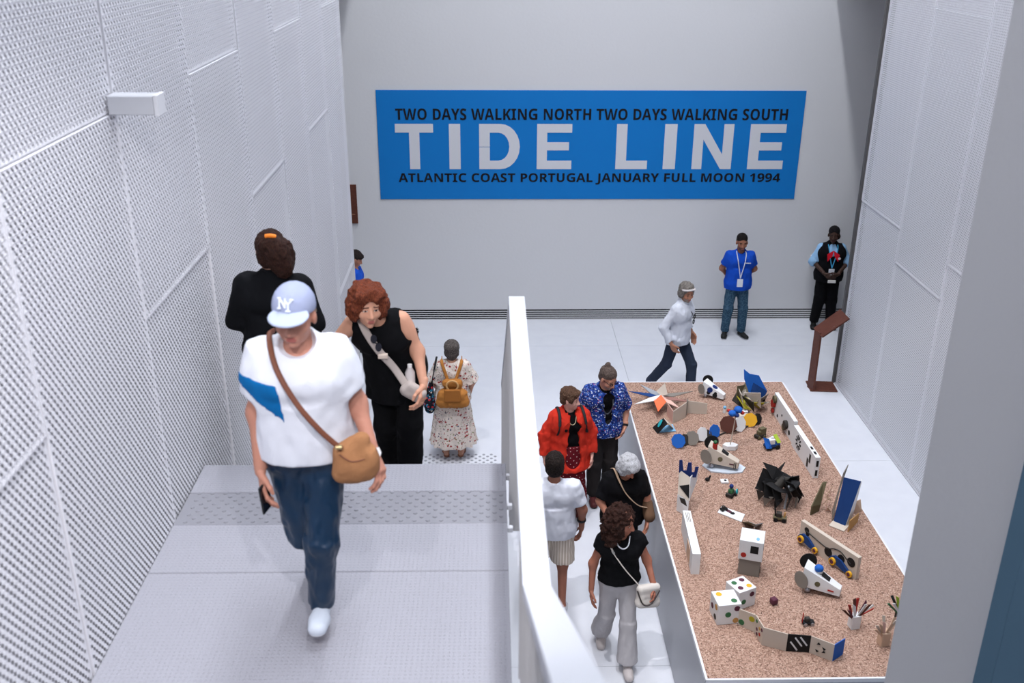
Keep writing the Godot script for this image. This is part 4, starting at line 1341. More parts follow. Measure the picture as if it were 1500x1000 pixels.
func guards() -> void:
	var j := joints(1.77, {"el_l": V(0.255, 1.13, -0.07), "wr_l": V(0.13, 0.96, -0.17), "hd_l": V(0.04, 0.93, -0.19), "el_r": V(-0.255, 1.13, -0.07), "wr_r": V(-0.13, 0.96, -0.17), "hd_r": V(-0.04, 0.93, -0.2), "an_l": V(0.13, 0.085, -0.02), "to_l": V(0.19, 0.03, 0.13), "an_r": V(-0.13, 0.085, -0.02), "to_r": V(-0.17, 0.03, 0.14), "kn_l": V(0.115, 0.49, 0.02), "kn_r": V(-0.115, 0.49, 0.02)})
	var d := {"j": j, "w": 1.05, "cell": 0.014, "fine": 0.0055, "skin": rgb(150, 100, 78), "hair_color": rgb(28, 22, 20), "hair": [[V(0, 0.058, -0.018), V(0.08, 0.08, 0.098)], [V(0, 0.01, -0.05), V(0.077, 0.07, 0.06)]], "hair_rough": 0.003, "beard": rgb(104, 68, 54), "head_down": 0.1, "shoe": rgb(22, 22, 24), "sole": rgb(200, 200, 202)}
	var t := person("person in a royal blue tee and jeans with hands behind the back", V(4.06, 0, -15.42), -0.05, d)
	top(t, j, {"w": 1.1, "cell": 0.012, "grow": 0.022, "hem": 0.86, "hem_r": 0.2, "squash": 0.8, "sleeve": 0.68, "r0": 0.064, "r1": 0.07, "fold": 0.008, "neck_r": 0.065, "neck_off": V(0, 0.045, 0.05), "called": "t_shirt"}, cloth(rgb(24, 76, 186)))
	var jean := cloth(Color.WHITE)
	jean.albedo_texture = noise_tex(0.02, FastNoiseLite.TYPE_SIMPLEX, 256, 4, ramp([[0.2, rgb(46, 72, 94)], [0.8, rgb(74, 102, 122)]]), false, 1.0, 9)
	trousers(t, j, {"cell": 0.012, "r1": 0.078, "r2": 0.066, "fold": 0.009}, jean)
	lanyard(t, j, mat(rgb(206, 210, 226)), 0.4, 0.17)
	obj("chest_print", MB.new().box(V(0.05, 1.335, 0.148), V(0.15, 1.348, 0.156)), M.letter_white, t)
	# the one in the vest
	var k := joints(1.77, {"el_l": V(0.275, 1.14, 0.0), "wr_l": V(0.1, 0.985, 0.2), "hd_l": V(0.02, 0.955, 0.235), "el_r": V(-0.275, 1.14, 0.0), "wr_r": V(-0.1, 0.985, 0.2), "hd_r": V(-0.02, 0.94, 0.23), "an_l": V(0.13, 0.085, -0.02), "to_l": V(0.17, 0.03, 0.13), "an_r": V(-0.13, 0.085, -0.02), "to_r": V(-0.16, 0.03, 0.14)})
	var e := {"j": k, "w": 1.12, "cell": 0.014, "fine": 0.0055, "skin": rgb(66, 44, 38), "hair_color": rgb(18, 16, 18), "hair": [[V(0, 0.058, -0.018), V(0.083, 0.083, 0.1)], [V(0, 0.0, -0.05), V(0.08, 0.075, 0.06)], [V(0.05, -0.03, -0.05), V(0.05, 0.05, 0.045)]], "hair_rough": 0.003, "lip": rgb(80, 46, 44), "head_yaw": -0.2, "shoe": rgb(16, 16, 18), "palm_l": V(0, -0.3, -1), "thumb_l": V(0, 1, 0.2), "palm_r": V(0, -0.3, -1), "thumb_r": V(0, 1, 0.2)}
	var g := person("person in black vest, pale blue shirt and red scarf at the end wall", V(5.69, 0, -15.82), -0.12, e)
	var sh := cloth(rgb(146, 186, 222))
	top(g, k, {"w": 1.1, "cell": 0.012, "grow": 0.016, "hem": 1.0, "sleeve": 1.22, "r0": 0.067, "r1": 0.06, "fold": 0.008, "neck_r": 0.05, "neck_off": V(0, 0.06, 0.06)}, sh)
	top(g, k, {"w": 1.14, "cell": 0.012, "grow": 0.03, "hem": 0.86, "hem_r": 0.215, "squash": 0.8, "sleeve": 0.0, "fold": 0.006, "neck_r": 0.075, "neck_d": 0.17, "neck_off": V(0, 0.0, 0.14), "called": "vest"}, cloth(rgb(14, 14, 18)))
	trousers(g, k, {"w": 1.1, "cell": 0.012, "r0": 0.105, "r1": 0.09, "r2": 0.072}, cloth(rgb(12, 12, 15)))
	lanyard(g, k, mat(rgb(70, 160, 205)), 0.36, 0.19)
	var sc := MB.new()
	for q in [-1.0, 1.0]:
		sc.plate([V(0.0, 1.425, 0.165), V(q * 0.10, 1.36, 0.175), V(q * 0.085, 1.24, 0.185), V(q * 0.02, 1.33, 0.18)], 0.02)
	obj("scarf", sc, cloth(rgb(206, 28, 46)), g)
	obj("pin", MB.new().disc(V(0.1, 1.30, 0.195), V(0.1, 0, 1), 0.022, 0.006, 14), mat(rgb(230, 210, 220)), g)
	var hp := V(0.0, 0.93, 0.285)
	var ph := carried("smartphone", "white phone held in the clasped hands of the person in the vest", "phone", g, hp)
	obj("case", MB.new().box(V(-0.06, -0.03, -0.006), V(0.07, 0.02, 0.006), 0.004), mat(rgb(214, 210, 206), 0.4), ph)

func red_jacket_woman() -> void:
	var j := joints(1.65, {"el_l": V(0.275, 1.13, -0.02), "wr_l": V(0.27, 0.86, 0.05), "hd_l": V(0.265, 0.79, 0.07), "el_r": V(-0.285, 1.13, -0.03), "wr_r": V(-0.3, 0.88, 0.03), "hd_r": V(-0.3, 0.8, 0.05)})
	var br := rgb(74, 54, 44)
	var d := {"j": j, "w": 1.05, "cell": 0.015, "fine": 0.0052, "skin": rgb(214, 164, 148), "hair_color": br, "hair_light": rgb(118, 88, 70), "hair_rough": 0.009, "hair_freq": 24.0, "hair": [[V(0, 0.058, -0.02), V(0.093, 0.085, 0.105)], [V(0, -0.005, -0.06), V(0.085, 0.08, 0.055)], [V(0, 0.085, 0.055), V(0.07, 0.03, 0.045)], [V(0.072, 0.03, 0.025), V(0.022, 0.05, 0.04)], [V(-0.072, 0.03, 0.025), V(0.022, 0.05, 0.04)]], "hair_cut": [[V(0, -0.05, 0.1), V(0.06, 0.1, 0.08)]], "head_yaw": 0.95, "head_down": 0.1, "shoe": rgb(90, 30, 30)}
	var t := person("person in an orange red jacket and dotted burgundy skirt beside the table", V(0.87, 0, -9.95), 0.2, d)
	top(t, j, {"w": 1.04, "cell": 0.013, "grow": 0.012, "hem": 0.9, "sleeve": 0.0, "neck_r": 0.055, "neck_off": V(0, 0.045, 0.05), "bust": 0.05, "called": "top"}, cloth(rgb(14, 13, 16)))
	var red := cloth(rgb(206, 52, 36), 0.85, 0.5)
	var open: Array = []
	for n in 5: open.append([V(0.02, 1.32 - n * 0.12, 0.2), V(0.055 + n * 0.012, 0.12, 0.16)])
	top(t, j, {"w": 1.1, "cell": 0.011, "grow": 0.034, "hem": 0.68, "hem_r": 0.27, "squash": 0.72, "sleeve": 1.93, "r0": 0.074, "r1": 0.066, "fold": 0.015, "freq": 8.0, "neck_r": 0.075, "neck_off": V(0, 0.04, 0.06), "cuts": open, "called": "jacket"}, red)
	obj("collar", MB.new().plate([V(-0.04, 1.395, 0.06), V(-0.12, 1.36, 0.085), V(-0.095, 1.27, 0.15), V(-0.045, 1.31, 0.145)], 0.016), red, t)
	obj("collar", MB.new().plate([V(0.05, 1.395, 0.06), V(0.12, 1.36, 0.085), V(0.1, 1.27, 0.15), V(0.05, 1.31, 0.145)], 0.016), red, t)
	var im := Image.create(128, 128, false, Image.FORMAT_RGB8)
	im.fill(rgb(98, 20, 30))
	for c in [Vector2(32, 32), Vector2(96, 96)]:
		for y in 128:
			for x in 128:
				if Vector2(x, y).distance_to(c) < 9.0: im.set_pixel(x, y, rgb(226, 196, 190))
	var dots := printed(ImageTexture.create_from_image(im), 13.0)
	var sk := sdf(0.012, 0.02, 0.008, 9.0)
	sk.skirt(V(0, 0.98, 0), V(0, 0.2, 0.02), 0.17, 0.215, 0.85, 8.0, 0.08)
	grown("skirt", [sk], dots, t)
	obj("necklace", MB.new().tube(curve([V(-0.06, 1.37, 0.06), V(-0.035, 1.30, 0.125), V(0.0, 1.275, 0.14), V(0.035, 1.30, 0.125), V(0.06, 1.37, 0.06)]), 0.004, 6), mat(rgb(206, 190, 160), 0.3, 0.8), t)
	var bp := V(0, 1.05, -0.2)
	var bag := carried("backpack", "black backpack worn over the orange red jacket", "backpack", t, bp)
	var bs := sdf(0.013, 0.04)
	bs.cap(V(-0.06, -0.1, -0.02), V(0.06, -0.1, -0.02), 0.08)
	bs.cap(V(-0.05, 0.15, -0.01), V(0.05, 0.15, -0.01), 0.065)
	bs.flat_color = Color.WHITE
	grown("sack", [bs], cloth(rgb(22, 20, 22)), bag)
	for q in [-1.0, 1.0]: obj("shoulder_strap", moved(MB.new().tube(curve([V(q * 0.12, 1.36, -0.13), V(q * 0.135, 1.425, -0.03), V(q * 0.14, 1.38, 0.09), V(q * 0.155, 1.26, 0.155), V(q * 0.17, 1.16, 0.13)]), 0.017, 8, 0.35), bp), M.black, bag)

func pattern_shirt_man() -> void:
	var j := joints(1.77, {"el_l": V(0.28, 1.13, -0.03), "wr_l": V(0.24, 0.95, 0.08), "hd_l": V(0.205, 0.88, 0.1), "el_r": V(-0.27, 1.12, -0.03), "wr_r": V(-0.24, 0.9, 0.05), "hd_r": V(-0.23, 0.82, 0.07), "neck": V(0, 1.42, 0.02), "head": V(0.015, 1.55, 0.075), "an_r": V(-0.1, 0.085, 0.06), "to_r": V(-0.13, 0.03, 0.22), "kn_r": V(-0.1, 0.49, 0.06)})
	var br := rgb(78, 64, 58)
	var d := {"j": j, "w": 1.1, "cell": 0.015, "fine": 0.0052, "skin": rgb(190, 136, 112), "hair_color": br, "hair_light": rgb(120, 104, 96), "beard": rgb(150, 128, 118), "hair_rough": 0.004, "hair": [[V(0, 0.055, -0.022), V(0.082, 0.08, 0.1)], [V(0, 0.0, -0.045), V(0.08, 0.07, 0.065)], [V(0, 0.13, -0.07), V(0.03, 0.035, 0.03)], [V(0, 0.1, -0.06), V(0.02, 0.03, 0.02)]], "head_yaw": 0.5, "head_down": 0.42, "shoe": rgb(84, 34, 38), "sole": rgb(40, 26, 28), "shoe_top": 0.05}
	var t := person("bearded person in a blue patterned shirt over black tee looking down at the table", V(1.30, 0, -10.38), 0.18, d)
	top(t, j, {"w": 1.08, "cell": 0.013, "grow": 0.012, "hem": 0.95, "sleeve": 0.0, "neck_r": 0.06, "neck_off": V(0, 0.045, 0.05), "called": "t_shirt"}, cloth(rgb(13, 13, 16)))
	var pat := printed(spots_image(512, rgb(34, 58, 132), [[rgb(20, 34, 84), 130, 7, 15, 1.6], [rgb(70, 108, 184), 110, 5, 10, 1.8], [rgb(212, 220, 236), 150, 3, 6, 2.2], [rgb(150, 60, 92), 40, 4, 8, 1.4], [rgb(16, 22, 48), 90, 2, 5, 3.0]], 31), 2.4)
	var open: Array = []
	for n in 3: open.append([V(0.025, 1.36 - n * 0.11, 0.22), V(0.085 - n * 0.018, 0.11, 0.17)])
	top(t, j, {"w": 1.13, "cell": 0.011, "grow": 0.032, "hem": 0.88, "hem_r": 0.225, "squash": 0.78, "sleeve": 0.98, "r0": 0.074, "r1": 0.088, "fold": 0.013, "freq": 8.0, "neck_r": 0.08, "neck_off": V(0, 0.04, 0.06), "cuts": open}, pat)
	trousers(t, j, {"w": 1.08, "cell": 0.012, "r0": 0.105, "r1": 0.088, "r2": 0.072, "fold": 0.01}, cloth(rgb(48, 44, 44)))
	var hb: Basis = d.hb
	var u: float = j.s
	var gl := obj("eyeglasses", MB.new(), M.black, t) if false else null
	var gm := MB.new()
	for q in [-1.0, 1.0]:
		var ring := []
		for i in 13: ring.append(j.head + hb * (V(q * 0.033 + cos(TAU * i / 12) * 0.024, -0.003 + sin(TAU * i / 12) * 0.018, 0.1) * u))
		gm.tube(ring, 0.0035, 5, 1.0, hb.z)
		gm.tube([j.head + hb * (V(q * 0.057, 0.004, 0.098) * u), j.head + hb * (V(q * 0.08, 0.004, 0.0) * u)], 0.0035, 5)
	obj("eyeglasses", gm, M.black, t)
	obj("necklace", MB.new().tube(curve([V(-0.075, 1.42, 0.08), V(-0.065, 1.3, 0.155), V(0.0, 1.2, 0.165), V(0.065, 1.3, 0.155), V(0.075, 1.42, 0.08)]), 0.006, 6), mat(rgb(90, 94, 104), 0.3, 0.7), t)
	obj("wristband", MB.new().tube([V(0.245, 0.965, 0.075) * u, V(0.238, 0.945, 0.085) * u], 0.034, 14), mat(rgb(30, 26, 26)), t)

func tee_man() -> void:
	var j := joints(1.73, {"el_l": V(0.27, 1.13, 0.0), "wr_l": V(0.3, 0.88, 0.1), "hd_l": V(0.305, 0.8, 0.13), "el_r": V(-0.275, 1.12, -0.02), "wr_r": V(-0.275, 0.87, 0.04), "hd_r": V(-0.265, 0.79, 0.06), "sh_l": V(0.18, 1.365, -0.01), "sh_r": V(-0.18, 1.365, -0.01), "kn_r": V(-0.1, 0.5, -0.02), "an_r": V(-0.1, 0.12, -0.2), "to_r": V(-0.12, 0.04, -0.06), "kn_l": V(0.1, 0.5, 0.14), "an_l": V(0.1, 0.09, 0.2), "to_l": V(0.12, 0.03, 0.36)})
	var d := {"j": j, "w": 1.16, "cell": 0.012, "fine": 0.0045, "skin": rgb(150, 98, 80), "hair_color": rgb(26, 22, 22), "hair_light": rgb(58, 48, 44), "hair": [[V(0, 0.05, -0.02), V(0.086, 0.09, 0.105)], [V(0, -0.01, -0.05), V(0.082, 0.085, 0.065)]], "hair_rough": 0.009, "hair_freq": 45.0, "shoe": rgb(210, 210, 214)}
	var t := person("short haired person in a white tee and striped shorts seen from behind", V(0.60, 0, -8.33), PI - 0.05, d)
	top(t, j, {"w": 1.18, "cell": 0.010, "grow": 0.02, "hem": 0.86, "hem_r": 0.205, "squash": 0.8, "sleeve": 0.72, "r0": 0.072, "r1": 0.076, "fold": 0.009, "freq": 8.0, "neck_r": 0.072, "neck_off": V(0, 0.055, 0.0), "called": "t_shirt"}, cloth(rgb(216, 218, 228)))
	var im := Image.create(64, 8, false, Image.FORMAT_RGB8)
	im.fill(rgb(186, 172, 158))
	for x in 64:
		if x % 16 < 5:
			for y in 8: im.set_pixel(x, y, rgb(226, 216, 206))
	trousers(t, j, {"called": "shorts", "w": 1.12, "cell": 0.011, "r0": 0.118, "r1": 0.118, "to": -0.12, "fold": 0.008}, printed(ImageTexture.create_from_image(im), 9.0))
	obj("bracelet", MB.new().tube([V(-0.2755, 1.02, 0.0), V(-0.2755, 1.008, 0.003)], 0.047, 16), M.black, t)

func white_hair_woman() -> void:
	var j := joints(1.58, {"el_l": V(0.255, 1.12, 0.03), "wr_l": V(0.24, 0.9, 0.16), "hd_l": V(0.22, 0.84, 0.2), "el_r": V(-0.265, 1.11, 0.02), "wr_r": V(-0.18, 0.95, 0.2), "hd_r": V(-0.12, 0.92, 0.24), "neck": V(0.0, 1.42, 0.01), "head": V(0.01, 1.54, 0.08)})
	var d := {"j": j, "w": 1.14, "cell": 0.015, "fine": 0.005, "skin": rgb(176, 118, 96), "hair_color": rgb(216, 214, 216), "hair_light": rgb(226, 226, 230), "brow": rgb(150, 140, 134), "hair_rough": 0.010, "hair_freq": 13.0, "hair": [[V(0, 0.055, -0.015), V(0.104, 0.092, 0.116)], [V(-0.065, -0.005, -0.005), V(0.05, 0.075, 0.07)], [V(0.065, -0.005, -0.005), V(0.05, 0.075, 0.07)], [V(0, -0.03, -0.06), V(0.09, 0.085, 0.06)], [V(0, 0.075, 0.06), V(0.075, 0.04, 0.05)]], "hair_cut": [[V(0, -0.06, 0.1), V(0.058, 0.09, 0.07)]], "head_yaw": 0.45, "head_down": 0.55, "shoe": rgb(30, 28, 30)}
	var t := person("white haired person in a black tee looking down at the display table", V(1.33, 0, -8.68), 0.15, d)
	top(t, j, {"w": 1.2, "cell": 0.012, "grow": 0.024, "hem": 0.78, "hem_r": 0.225, "squash": 0.82, "sleeve": 0.85, "r0": 0.072, "r1": 0.082, "fold": 0.009, "neck_r": 0.08, "neck_off": V(0, 0.035, 0.06), "bust": 0.055, "called": "t_shirt"}, cloth(rgb(15, 14, 17)))
	trousers(t, j, {"w": 1.1, "cell": 0.014, "r1": 0.085, "r2": 0.075}, cloth(rgb(24, 22, 26)))
	var bp := V(0.24, 0.93, 0.1)
	var bag := carried("shoulder_bag", "small brown bag on the strap of the white haired person", "bag", t, bp)
	var bs := sdf(0.012, 0.03)
	bs.cap(V(0, -0.05, 0.05), V(0, 0.04, -0.05), 0.06)
	bs.flat_color = Color.WHITE
	grown("pouch", [bs], cloth(rgb(104, 78, 60)), bag)
	obj("strap", moved(MB.new().tube(curve([V(-0.11, 1.33, -0.1), V(-0.11, 1.385, 0.02), V(-0.085, 1.31, 0.125), V(-0.02, 1.18, 0.165), V(0.1, 1.05, 0.18), V(0.22, 0.97, 0.12)]), 0.012, 8, 0.4), bp), mat(rgb(176, 148, 124)), bag)

func curly_woman() -> void:
	var j := joints(1.63, {"el_l": V(0.26, 1.13, 0.0), "wr_l": V(0.31, 0.93, 0.14), "hd_l": V(0.31, 0.86, 0.19), "el_r": V(-0.25, 1.1, -0.02), "wr_r": V(-0.27, 0.85, 0.05), "hd_r": V(-0.27, 0.77, 0.07), "kn_l": V(0.085, 0.5, 0.14), "an_l": V(0.085, 0.1, 0.2), "to_l": V(0.075, 0.045, 0.37), "kn_r": V(-0.09, 0.49, -0.05), "an_r": V(-0.1, 0.13, -0.26), "to_r": V(-0.115, 0.03, -0.12)})
	var dk := rgb(34, 24, 22)
	var d := {"j": j, "head_size": 1.16, "w": 0.98, "cell": 0.013, "fine": 0.0048, "skin": rgb(168, 108, 88), "hair_color": dk, "hair_light": rgb(74, 48, 40), "hair_rough": 0.024, "hair_freq": 17.0,
		"hair": [[V(0, 0.05, -0.03), V(0.108, 0.088, 0.11)], [V(0, -0.04, -0.08), V(0.125, 0.12, 0.08)], [V(-0.075, -0.04, -0.01), V(0.055, 0.12, 0.07)], [V(-0.09, -0.14, -0.02), V(0.055, 0.075, 0.06)], [V(0.07, -0.04, -0.045), V(0.05, 0.1, 0.06)], [V(0, -0.14, -0.08), V(0.11, 0.07, 0.06)]],
		"hair_cut": [[V(0.01, -0.05, 0.1), V(0.058, 0.1, 0.075)]], "head_yaw": 1.0, "head_down": 0.2, "shoe": rgb(186, 178, 176), "palm_l": V(-0.9, 0, -0.2), "thumb_l": V(-0.2, 0.3, 0.9), "curl_l": 0.8}
	var t := person("curly haired person in a black top and pale flared trousers walking past the table", V(1.155, 0, -7.53), 0.06, d)
	top(t, j, {"w": 1.0, "cell": 0.01, "grow": 0.02, "hem": 0.9, "hem_r": 0.175, "squash": 0.8, "sleeve": 0.3, "r0": 0.06, "r1": 0.078, "fold": 0.009, "neck_r": 0.075, "neck_off": V(0, 0.04, 0.06), "bust": 0.048, "called": "top"}, cloth(rgb(13, 13, 16)))
	trousers(t, j, {"w": 1.0, "cell": 0.0095, "r0": 0.1, "r1": 0.076, "r2": 0.105, "to": 0.98, "fold": 0.008}, cloth(rgb(184, 180, 182)))
	obj("necklace", MB.new().tube(curve([V(-0.07, 1.375, 0.045), V(-0.045, 1.325, 0.115), V(0.0, 1.305, 0.135), V(0.045, 1.325, 0.115), V(0.07, 1.375, 0.045)]), 0.007, 6), mat(rgb(206, 206, 212), 0.3, 0.6), t)
	var bp := V(0.235, 0.83, 0.17)
	var bag := carried("crossbody_bag", "white crossbody bag with dark edged flap at the hip of the curly haired person", "bag", t, bp)
	var lea := cloth(rgb(214, 206, 198), 0.5, 0.3)
	var bb := MB.new()
	bb.xf = Transform3D(Basis(Vector3.UP, 0.5) * Basis(Vector3.BACK, -0.3), Vector3.ZERO)
	var bs := sdf(0.007, 0.035)
	bs.cap(V(-0.07, 0.08, 0.03), V(0.08, 0.05, -0.03), 0.042)
	bs.cap(V(-0.07, -0.05, 0.045), V(0.07, -0.09, -0.01), 0.054)
	bs.cap(V(-0.06, 0.015, 0.03), V(0.065, -0.02, -0.03), 0.048)
	bs.flat_color = Color.WHITE
	grown("pouch", [bs], lea, bag)
	obj("flap_edge", MB.new().tube(curve([V(-0.11, 0.09, 0.065), V(-0.06, -0.03, 0.1), V(0.02, -0.05, 0.075), V(0.105, 0.05, 0.02)]), 0.007, 6), mat(rgb(70, 62, 60)), bag)
	obj("strap", moved(MB.new().tube(curve([V(-0.125, 1.34, -0.09), V(-0.13, 1.385, 0.02), V(-0.1, 1.29, 0.125), V(0.0, 1.13, 0.16), V(0.12, 0.97, 0.165), V(0.18, 0.895, 0.17)]), 0.011, 8, 0.4), bp), lea, bag)
	obj("strap_ring", moved(MB.new().tube([V(-0.1, 1.285, 0.128), V(-0.082, 1.26, 0.136)], 0.016, 10, 0.6), bp), mat(rgb(200, 196, 190), 0.3, 0.8), bag)
# ---------------------------------------------------------------- display table and what stands on it
var P := {}
func paints() -> void:
	var all := {"white": [222, 222, 222], "beige": [196, 184, 170], "grey": [128, 122, 114], "dark": [52, 48, 44], "black": [20, 19, 20], "blue": [24, 92, 178], "navy": [22, 44, 104], "deep": [18, 58, 116], "teal": [40, 170, 180], "orange": [226, 108, 66], "pink": [216, 176, 162], "mauve": [150, 108, 98], "yellow": [222, 166, 40], "olive": [164, 154, 36], "brown": [82, 44, 34], "red": [170, 44, 36], "green": [54, 104, 66], "lime": [166, 190, 60], "sky": [120, 172, 206], "plum": [86, 42, 58], "khaki": [96, 88, 64], "steel": [150, 154, 160], "wood": [186, 142, 84], "ply": [204, 172, 146]}
	for k in all: P[k] = mat(rgb(all[k][0], all[k][1], all[k][2]), 0.7)
	P.silver = mat(rgb(170, 172, 178), 0.3, 0.8)

func tp(x: float, y: float, h := 0.0) -> Vector3:
	return on_y(x, y, TOP + 0.001 + h)
func above(p: Vector3) -> Vector3:
	return Vector3(p.x, maxf(p.y, TOP + 0.008), p.z)
func rise(b: Vector3, h: float) -> Vector3:
	return b + Vector3(0, h, 0)
# a card from world points
func card(called: String, pts: Array, m: Material, t: Node3D, thick := 0.007) -> MeshInstance3D:
	var q := []
	for p in pts: q.append(p - t.position)
	return obj(called, MB.new().plate(q, thick), m, t)
func dot(p: Vector3, n: Vector3, r: float, m: Material, t: Node3D, parent: Node = null, r2 := -1.0) -> void:
	obj("spot", MB.new().disc(p - t.position, n, r, 0.004, 14, r2), m, t if parent == null else parent)
func wheel(c: Vector3, n: Vector3, r: float, m: Material, parent: Node, called := "wheel") -> void:
	obj(called, MB.new().tube([c - n.normalized() * r * 0.35, c + n.normalized() * r * 0.35], r, 12), m, parent)

# board standing on the table between two pixels of its foot
func board(t: Node3D, a: Vector3, b: Vector3, h: float, thick: float, m: Material, called := "board") -> Dictionary:
	var u := (b - a).normalized()
	var n := u.cross(Vector3.UP).normalized()
	var o := obj(called, MB.new().plate([a - t.position + n * thick / 2, b - t.position + n * thick / 2, rise(b, h) - t.position + n * thick / 2, rise(a, h) - t.position + n * thick / 2], thick), m, t)
	return {"a": a, "u": u, "n": n, "h": h, "len": (b - a).length(), "o": o, "th": thick}
# point on the near face (-n side) of a board, fractions along and up
func face_at(bd: Dictionary, f: float, g: float, out := 0.003, far := false) -> Vector3:
	return bd.a + bd.u * bd.len * f + Vector3(0, bd.h * g, 0) + (bd.n * (bd.th + out) if far else bd.n * -out)

func die(at: Vector3, s: float, turn: float, label: String, pips: Array, cols: Array) -> void:
	var t := thing("dotted_cube", label, "cube", at, turn, "")
	obj("cube", MB.new().box(V(-s / 2, 0, -s / 2), V(s / 2, s, s / 2), 0.003), P.white, t)
	var k := 0
	for p in pips:
		var n: Vector3 = [V(0, 1, 0), V(0, 0, 1), V(1, 0, 0), V(-1, 0, 0)][p[0]]
		var u: Vector3 = [V(1, 0, 0), V(1, 0, 0), V(0, 0, -1), V(0, 0, 1)][p[0]]
		var v: Vector3 = [V(0, 0, -1), V(0, 1, 0), V(0, 1, 0), V(0, 1, 0)][p[0]]
		obj("spot", MB.new().disc(V(0, s / 2, 0) + n * (s / 2 + 0.001) + u * p[1] * s + v * p[2] * s, n, s * 0.13, 0.004, 14), cols[k % cols.size()], t)
		k += 1

# tapered card capsule on wheels with two round fins at its raised end
func pod(label: String, at: Vector3, turn: float, L: float, m: Material, extras: Callable) -> Node3D:
	var t := thing("card_capsule", label, "model", at, turn)
	var w0 := L * 0.30
	var w1 := L * 0.13
	var y0 := L * 0.14
	var r := [V(-L / 2, y0 + 0.02, w0), V(-L / 2, y0 + 0.02, -w0), V(-L / 2, y0 + L * 0.62, -w0 * 0.75), V(-L / 2, y0 + L * 0.62, w0 * 0.75)]
	var f := [V(L / 2, y0 - 0.015, w1), V(L / 2, y0 - 0.015, -w1), V(L / 2, y0 + L * 0.16, -w1 * 0.9), V(L / 2, y0 + L * 0.16, w1 * 0.9)]
	var b := MB.new()
	b.quad(r[0], f[0], f[3], r[3]); b.quad(f[1], r[1], r[2], f[2]); b.quad(r[3], f[3], f[2], r[2]); b.quad(f[0], r[0], r[1], f[1]); b.quad(f[0], f[1], f[2], f[3]); b.quad(r[1], r[0], r[3], r[2])
	obj("hull", b, m, t)
	obj("fin", MB.new().disc(V(-L * 0.5, y0 + L * 0.5, -w0 * 1.05), V(0.5, 0.1, 1), L * 0.24, 0.007, 20), P.black, t)
	obj("fin", MB.new().disc(V(-L * 0.52, y0 + L * 0.28, w0 * 1.1), V(-0.6, 0.1, 1), L * 0.24, 0.007, 20), P.grey, t)
	for q in [-1.0, 1.0]: obj("wheel", MB.new().ball(V(-L * 0.34, L * 0.085, q * w0 * 0.7), Vector3.ONE * L * 0.085, 12, 8), P.silver, t)
	obj("wheel", MB.new().ball(V(L * 0.36, L * 0.06, 0), Vector3.ONE * L * 0.06, 12, 8), P.silver, t)
	var side_n: Vector3 = (f[3] - r[0]).cross(r[3] - r[0]).normalized()
	var top_n: Vector3 = (f[2] - r[3]).cross(r[2] - r[3]).normalized()
	extras.call(t, r, f, side_n, top_n)
	return t

func toy(called: String, label: String, at: Vector3, turn: float, L: float, body: Material, cab: Material, wheels: Material, extra: Callable) -> void:
	var t := thing(called, label, "toy", at, turn)
	obj("chassis", MB.new().box(V(-L / 2, L * 0.16, -L * 0.24), V(L / 2, L * 0.36, L * 0.24), 0.003), body, t)
	obj("cabin", MB.new().box(V(-L * 0.3, L * 0.36, -L * 0.2), V(L * 0.12, L * 0.72, L * 0.2), 0.005), cab, t)
	for x in [-0.3, 0.3]:
		for z in [-0.26, 0.26]: wheel(V(x * L, L * 0.16, z * L), V(0, 0, 1), L * 0.16, wheels, t)
	if extra.is_valid(): extra.call(t, L)

func build_table() -> void:
	paints()
	var lo := V(1.665, 0, -11.55)
	var hi := V(3.745, TOP, -6.10)
	var t := thing("display_table", "long grey display table topped with brown chip board", "table", lo)
	obj("base", MB.new().box(V(0, 0, 0), hi - lo - V(0, 0.03, 0)), M.plinth, t)
	obj("top", MB.new().box(V(0.014, hi.y - 0.03, 0.014), V(hi.x - lo.x - 0.014, hi.y, hi.z - lo.z - 0.014)), M.chips, t)
	var X := hi.x - lo.x
	var Z := hi.z - lo.z
	for r in [[V(-0.004, hi.y - 0.035, 0), V(0.014, hi.y, Z)], [V(X - 0.014, hi.y - 0.035, 0), V(X + 0.004, hi.y, Z)], [V(-0.004, hi.y - 0.035, -0.004), V(X + 0.004, hi.y, 0.014)], [V(-0.004, hi.y - 0.035, Z - 0.014), V(X + 0.004, hi.y, Z + 0.004)]]:
		obj("edge_strip", MB.new().box(r[0], r[1]), M.plinth_rim, t)
	far_models()
	right_models()
	near_models()

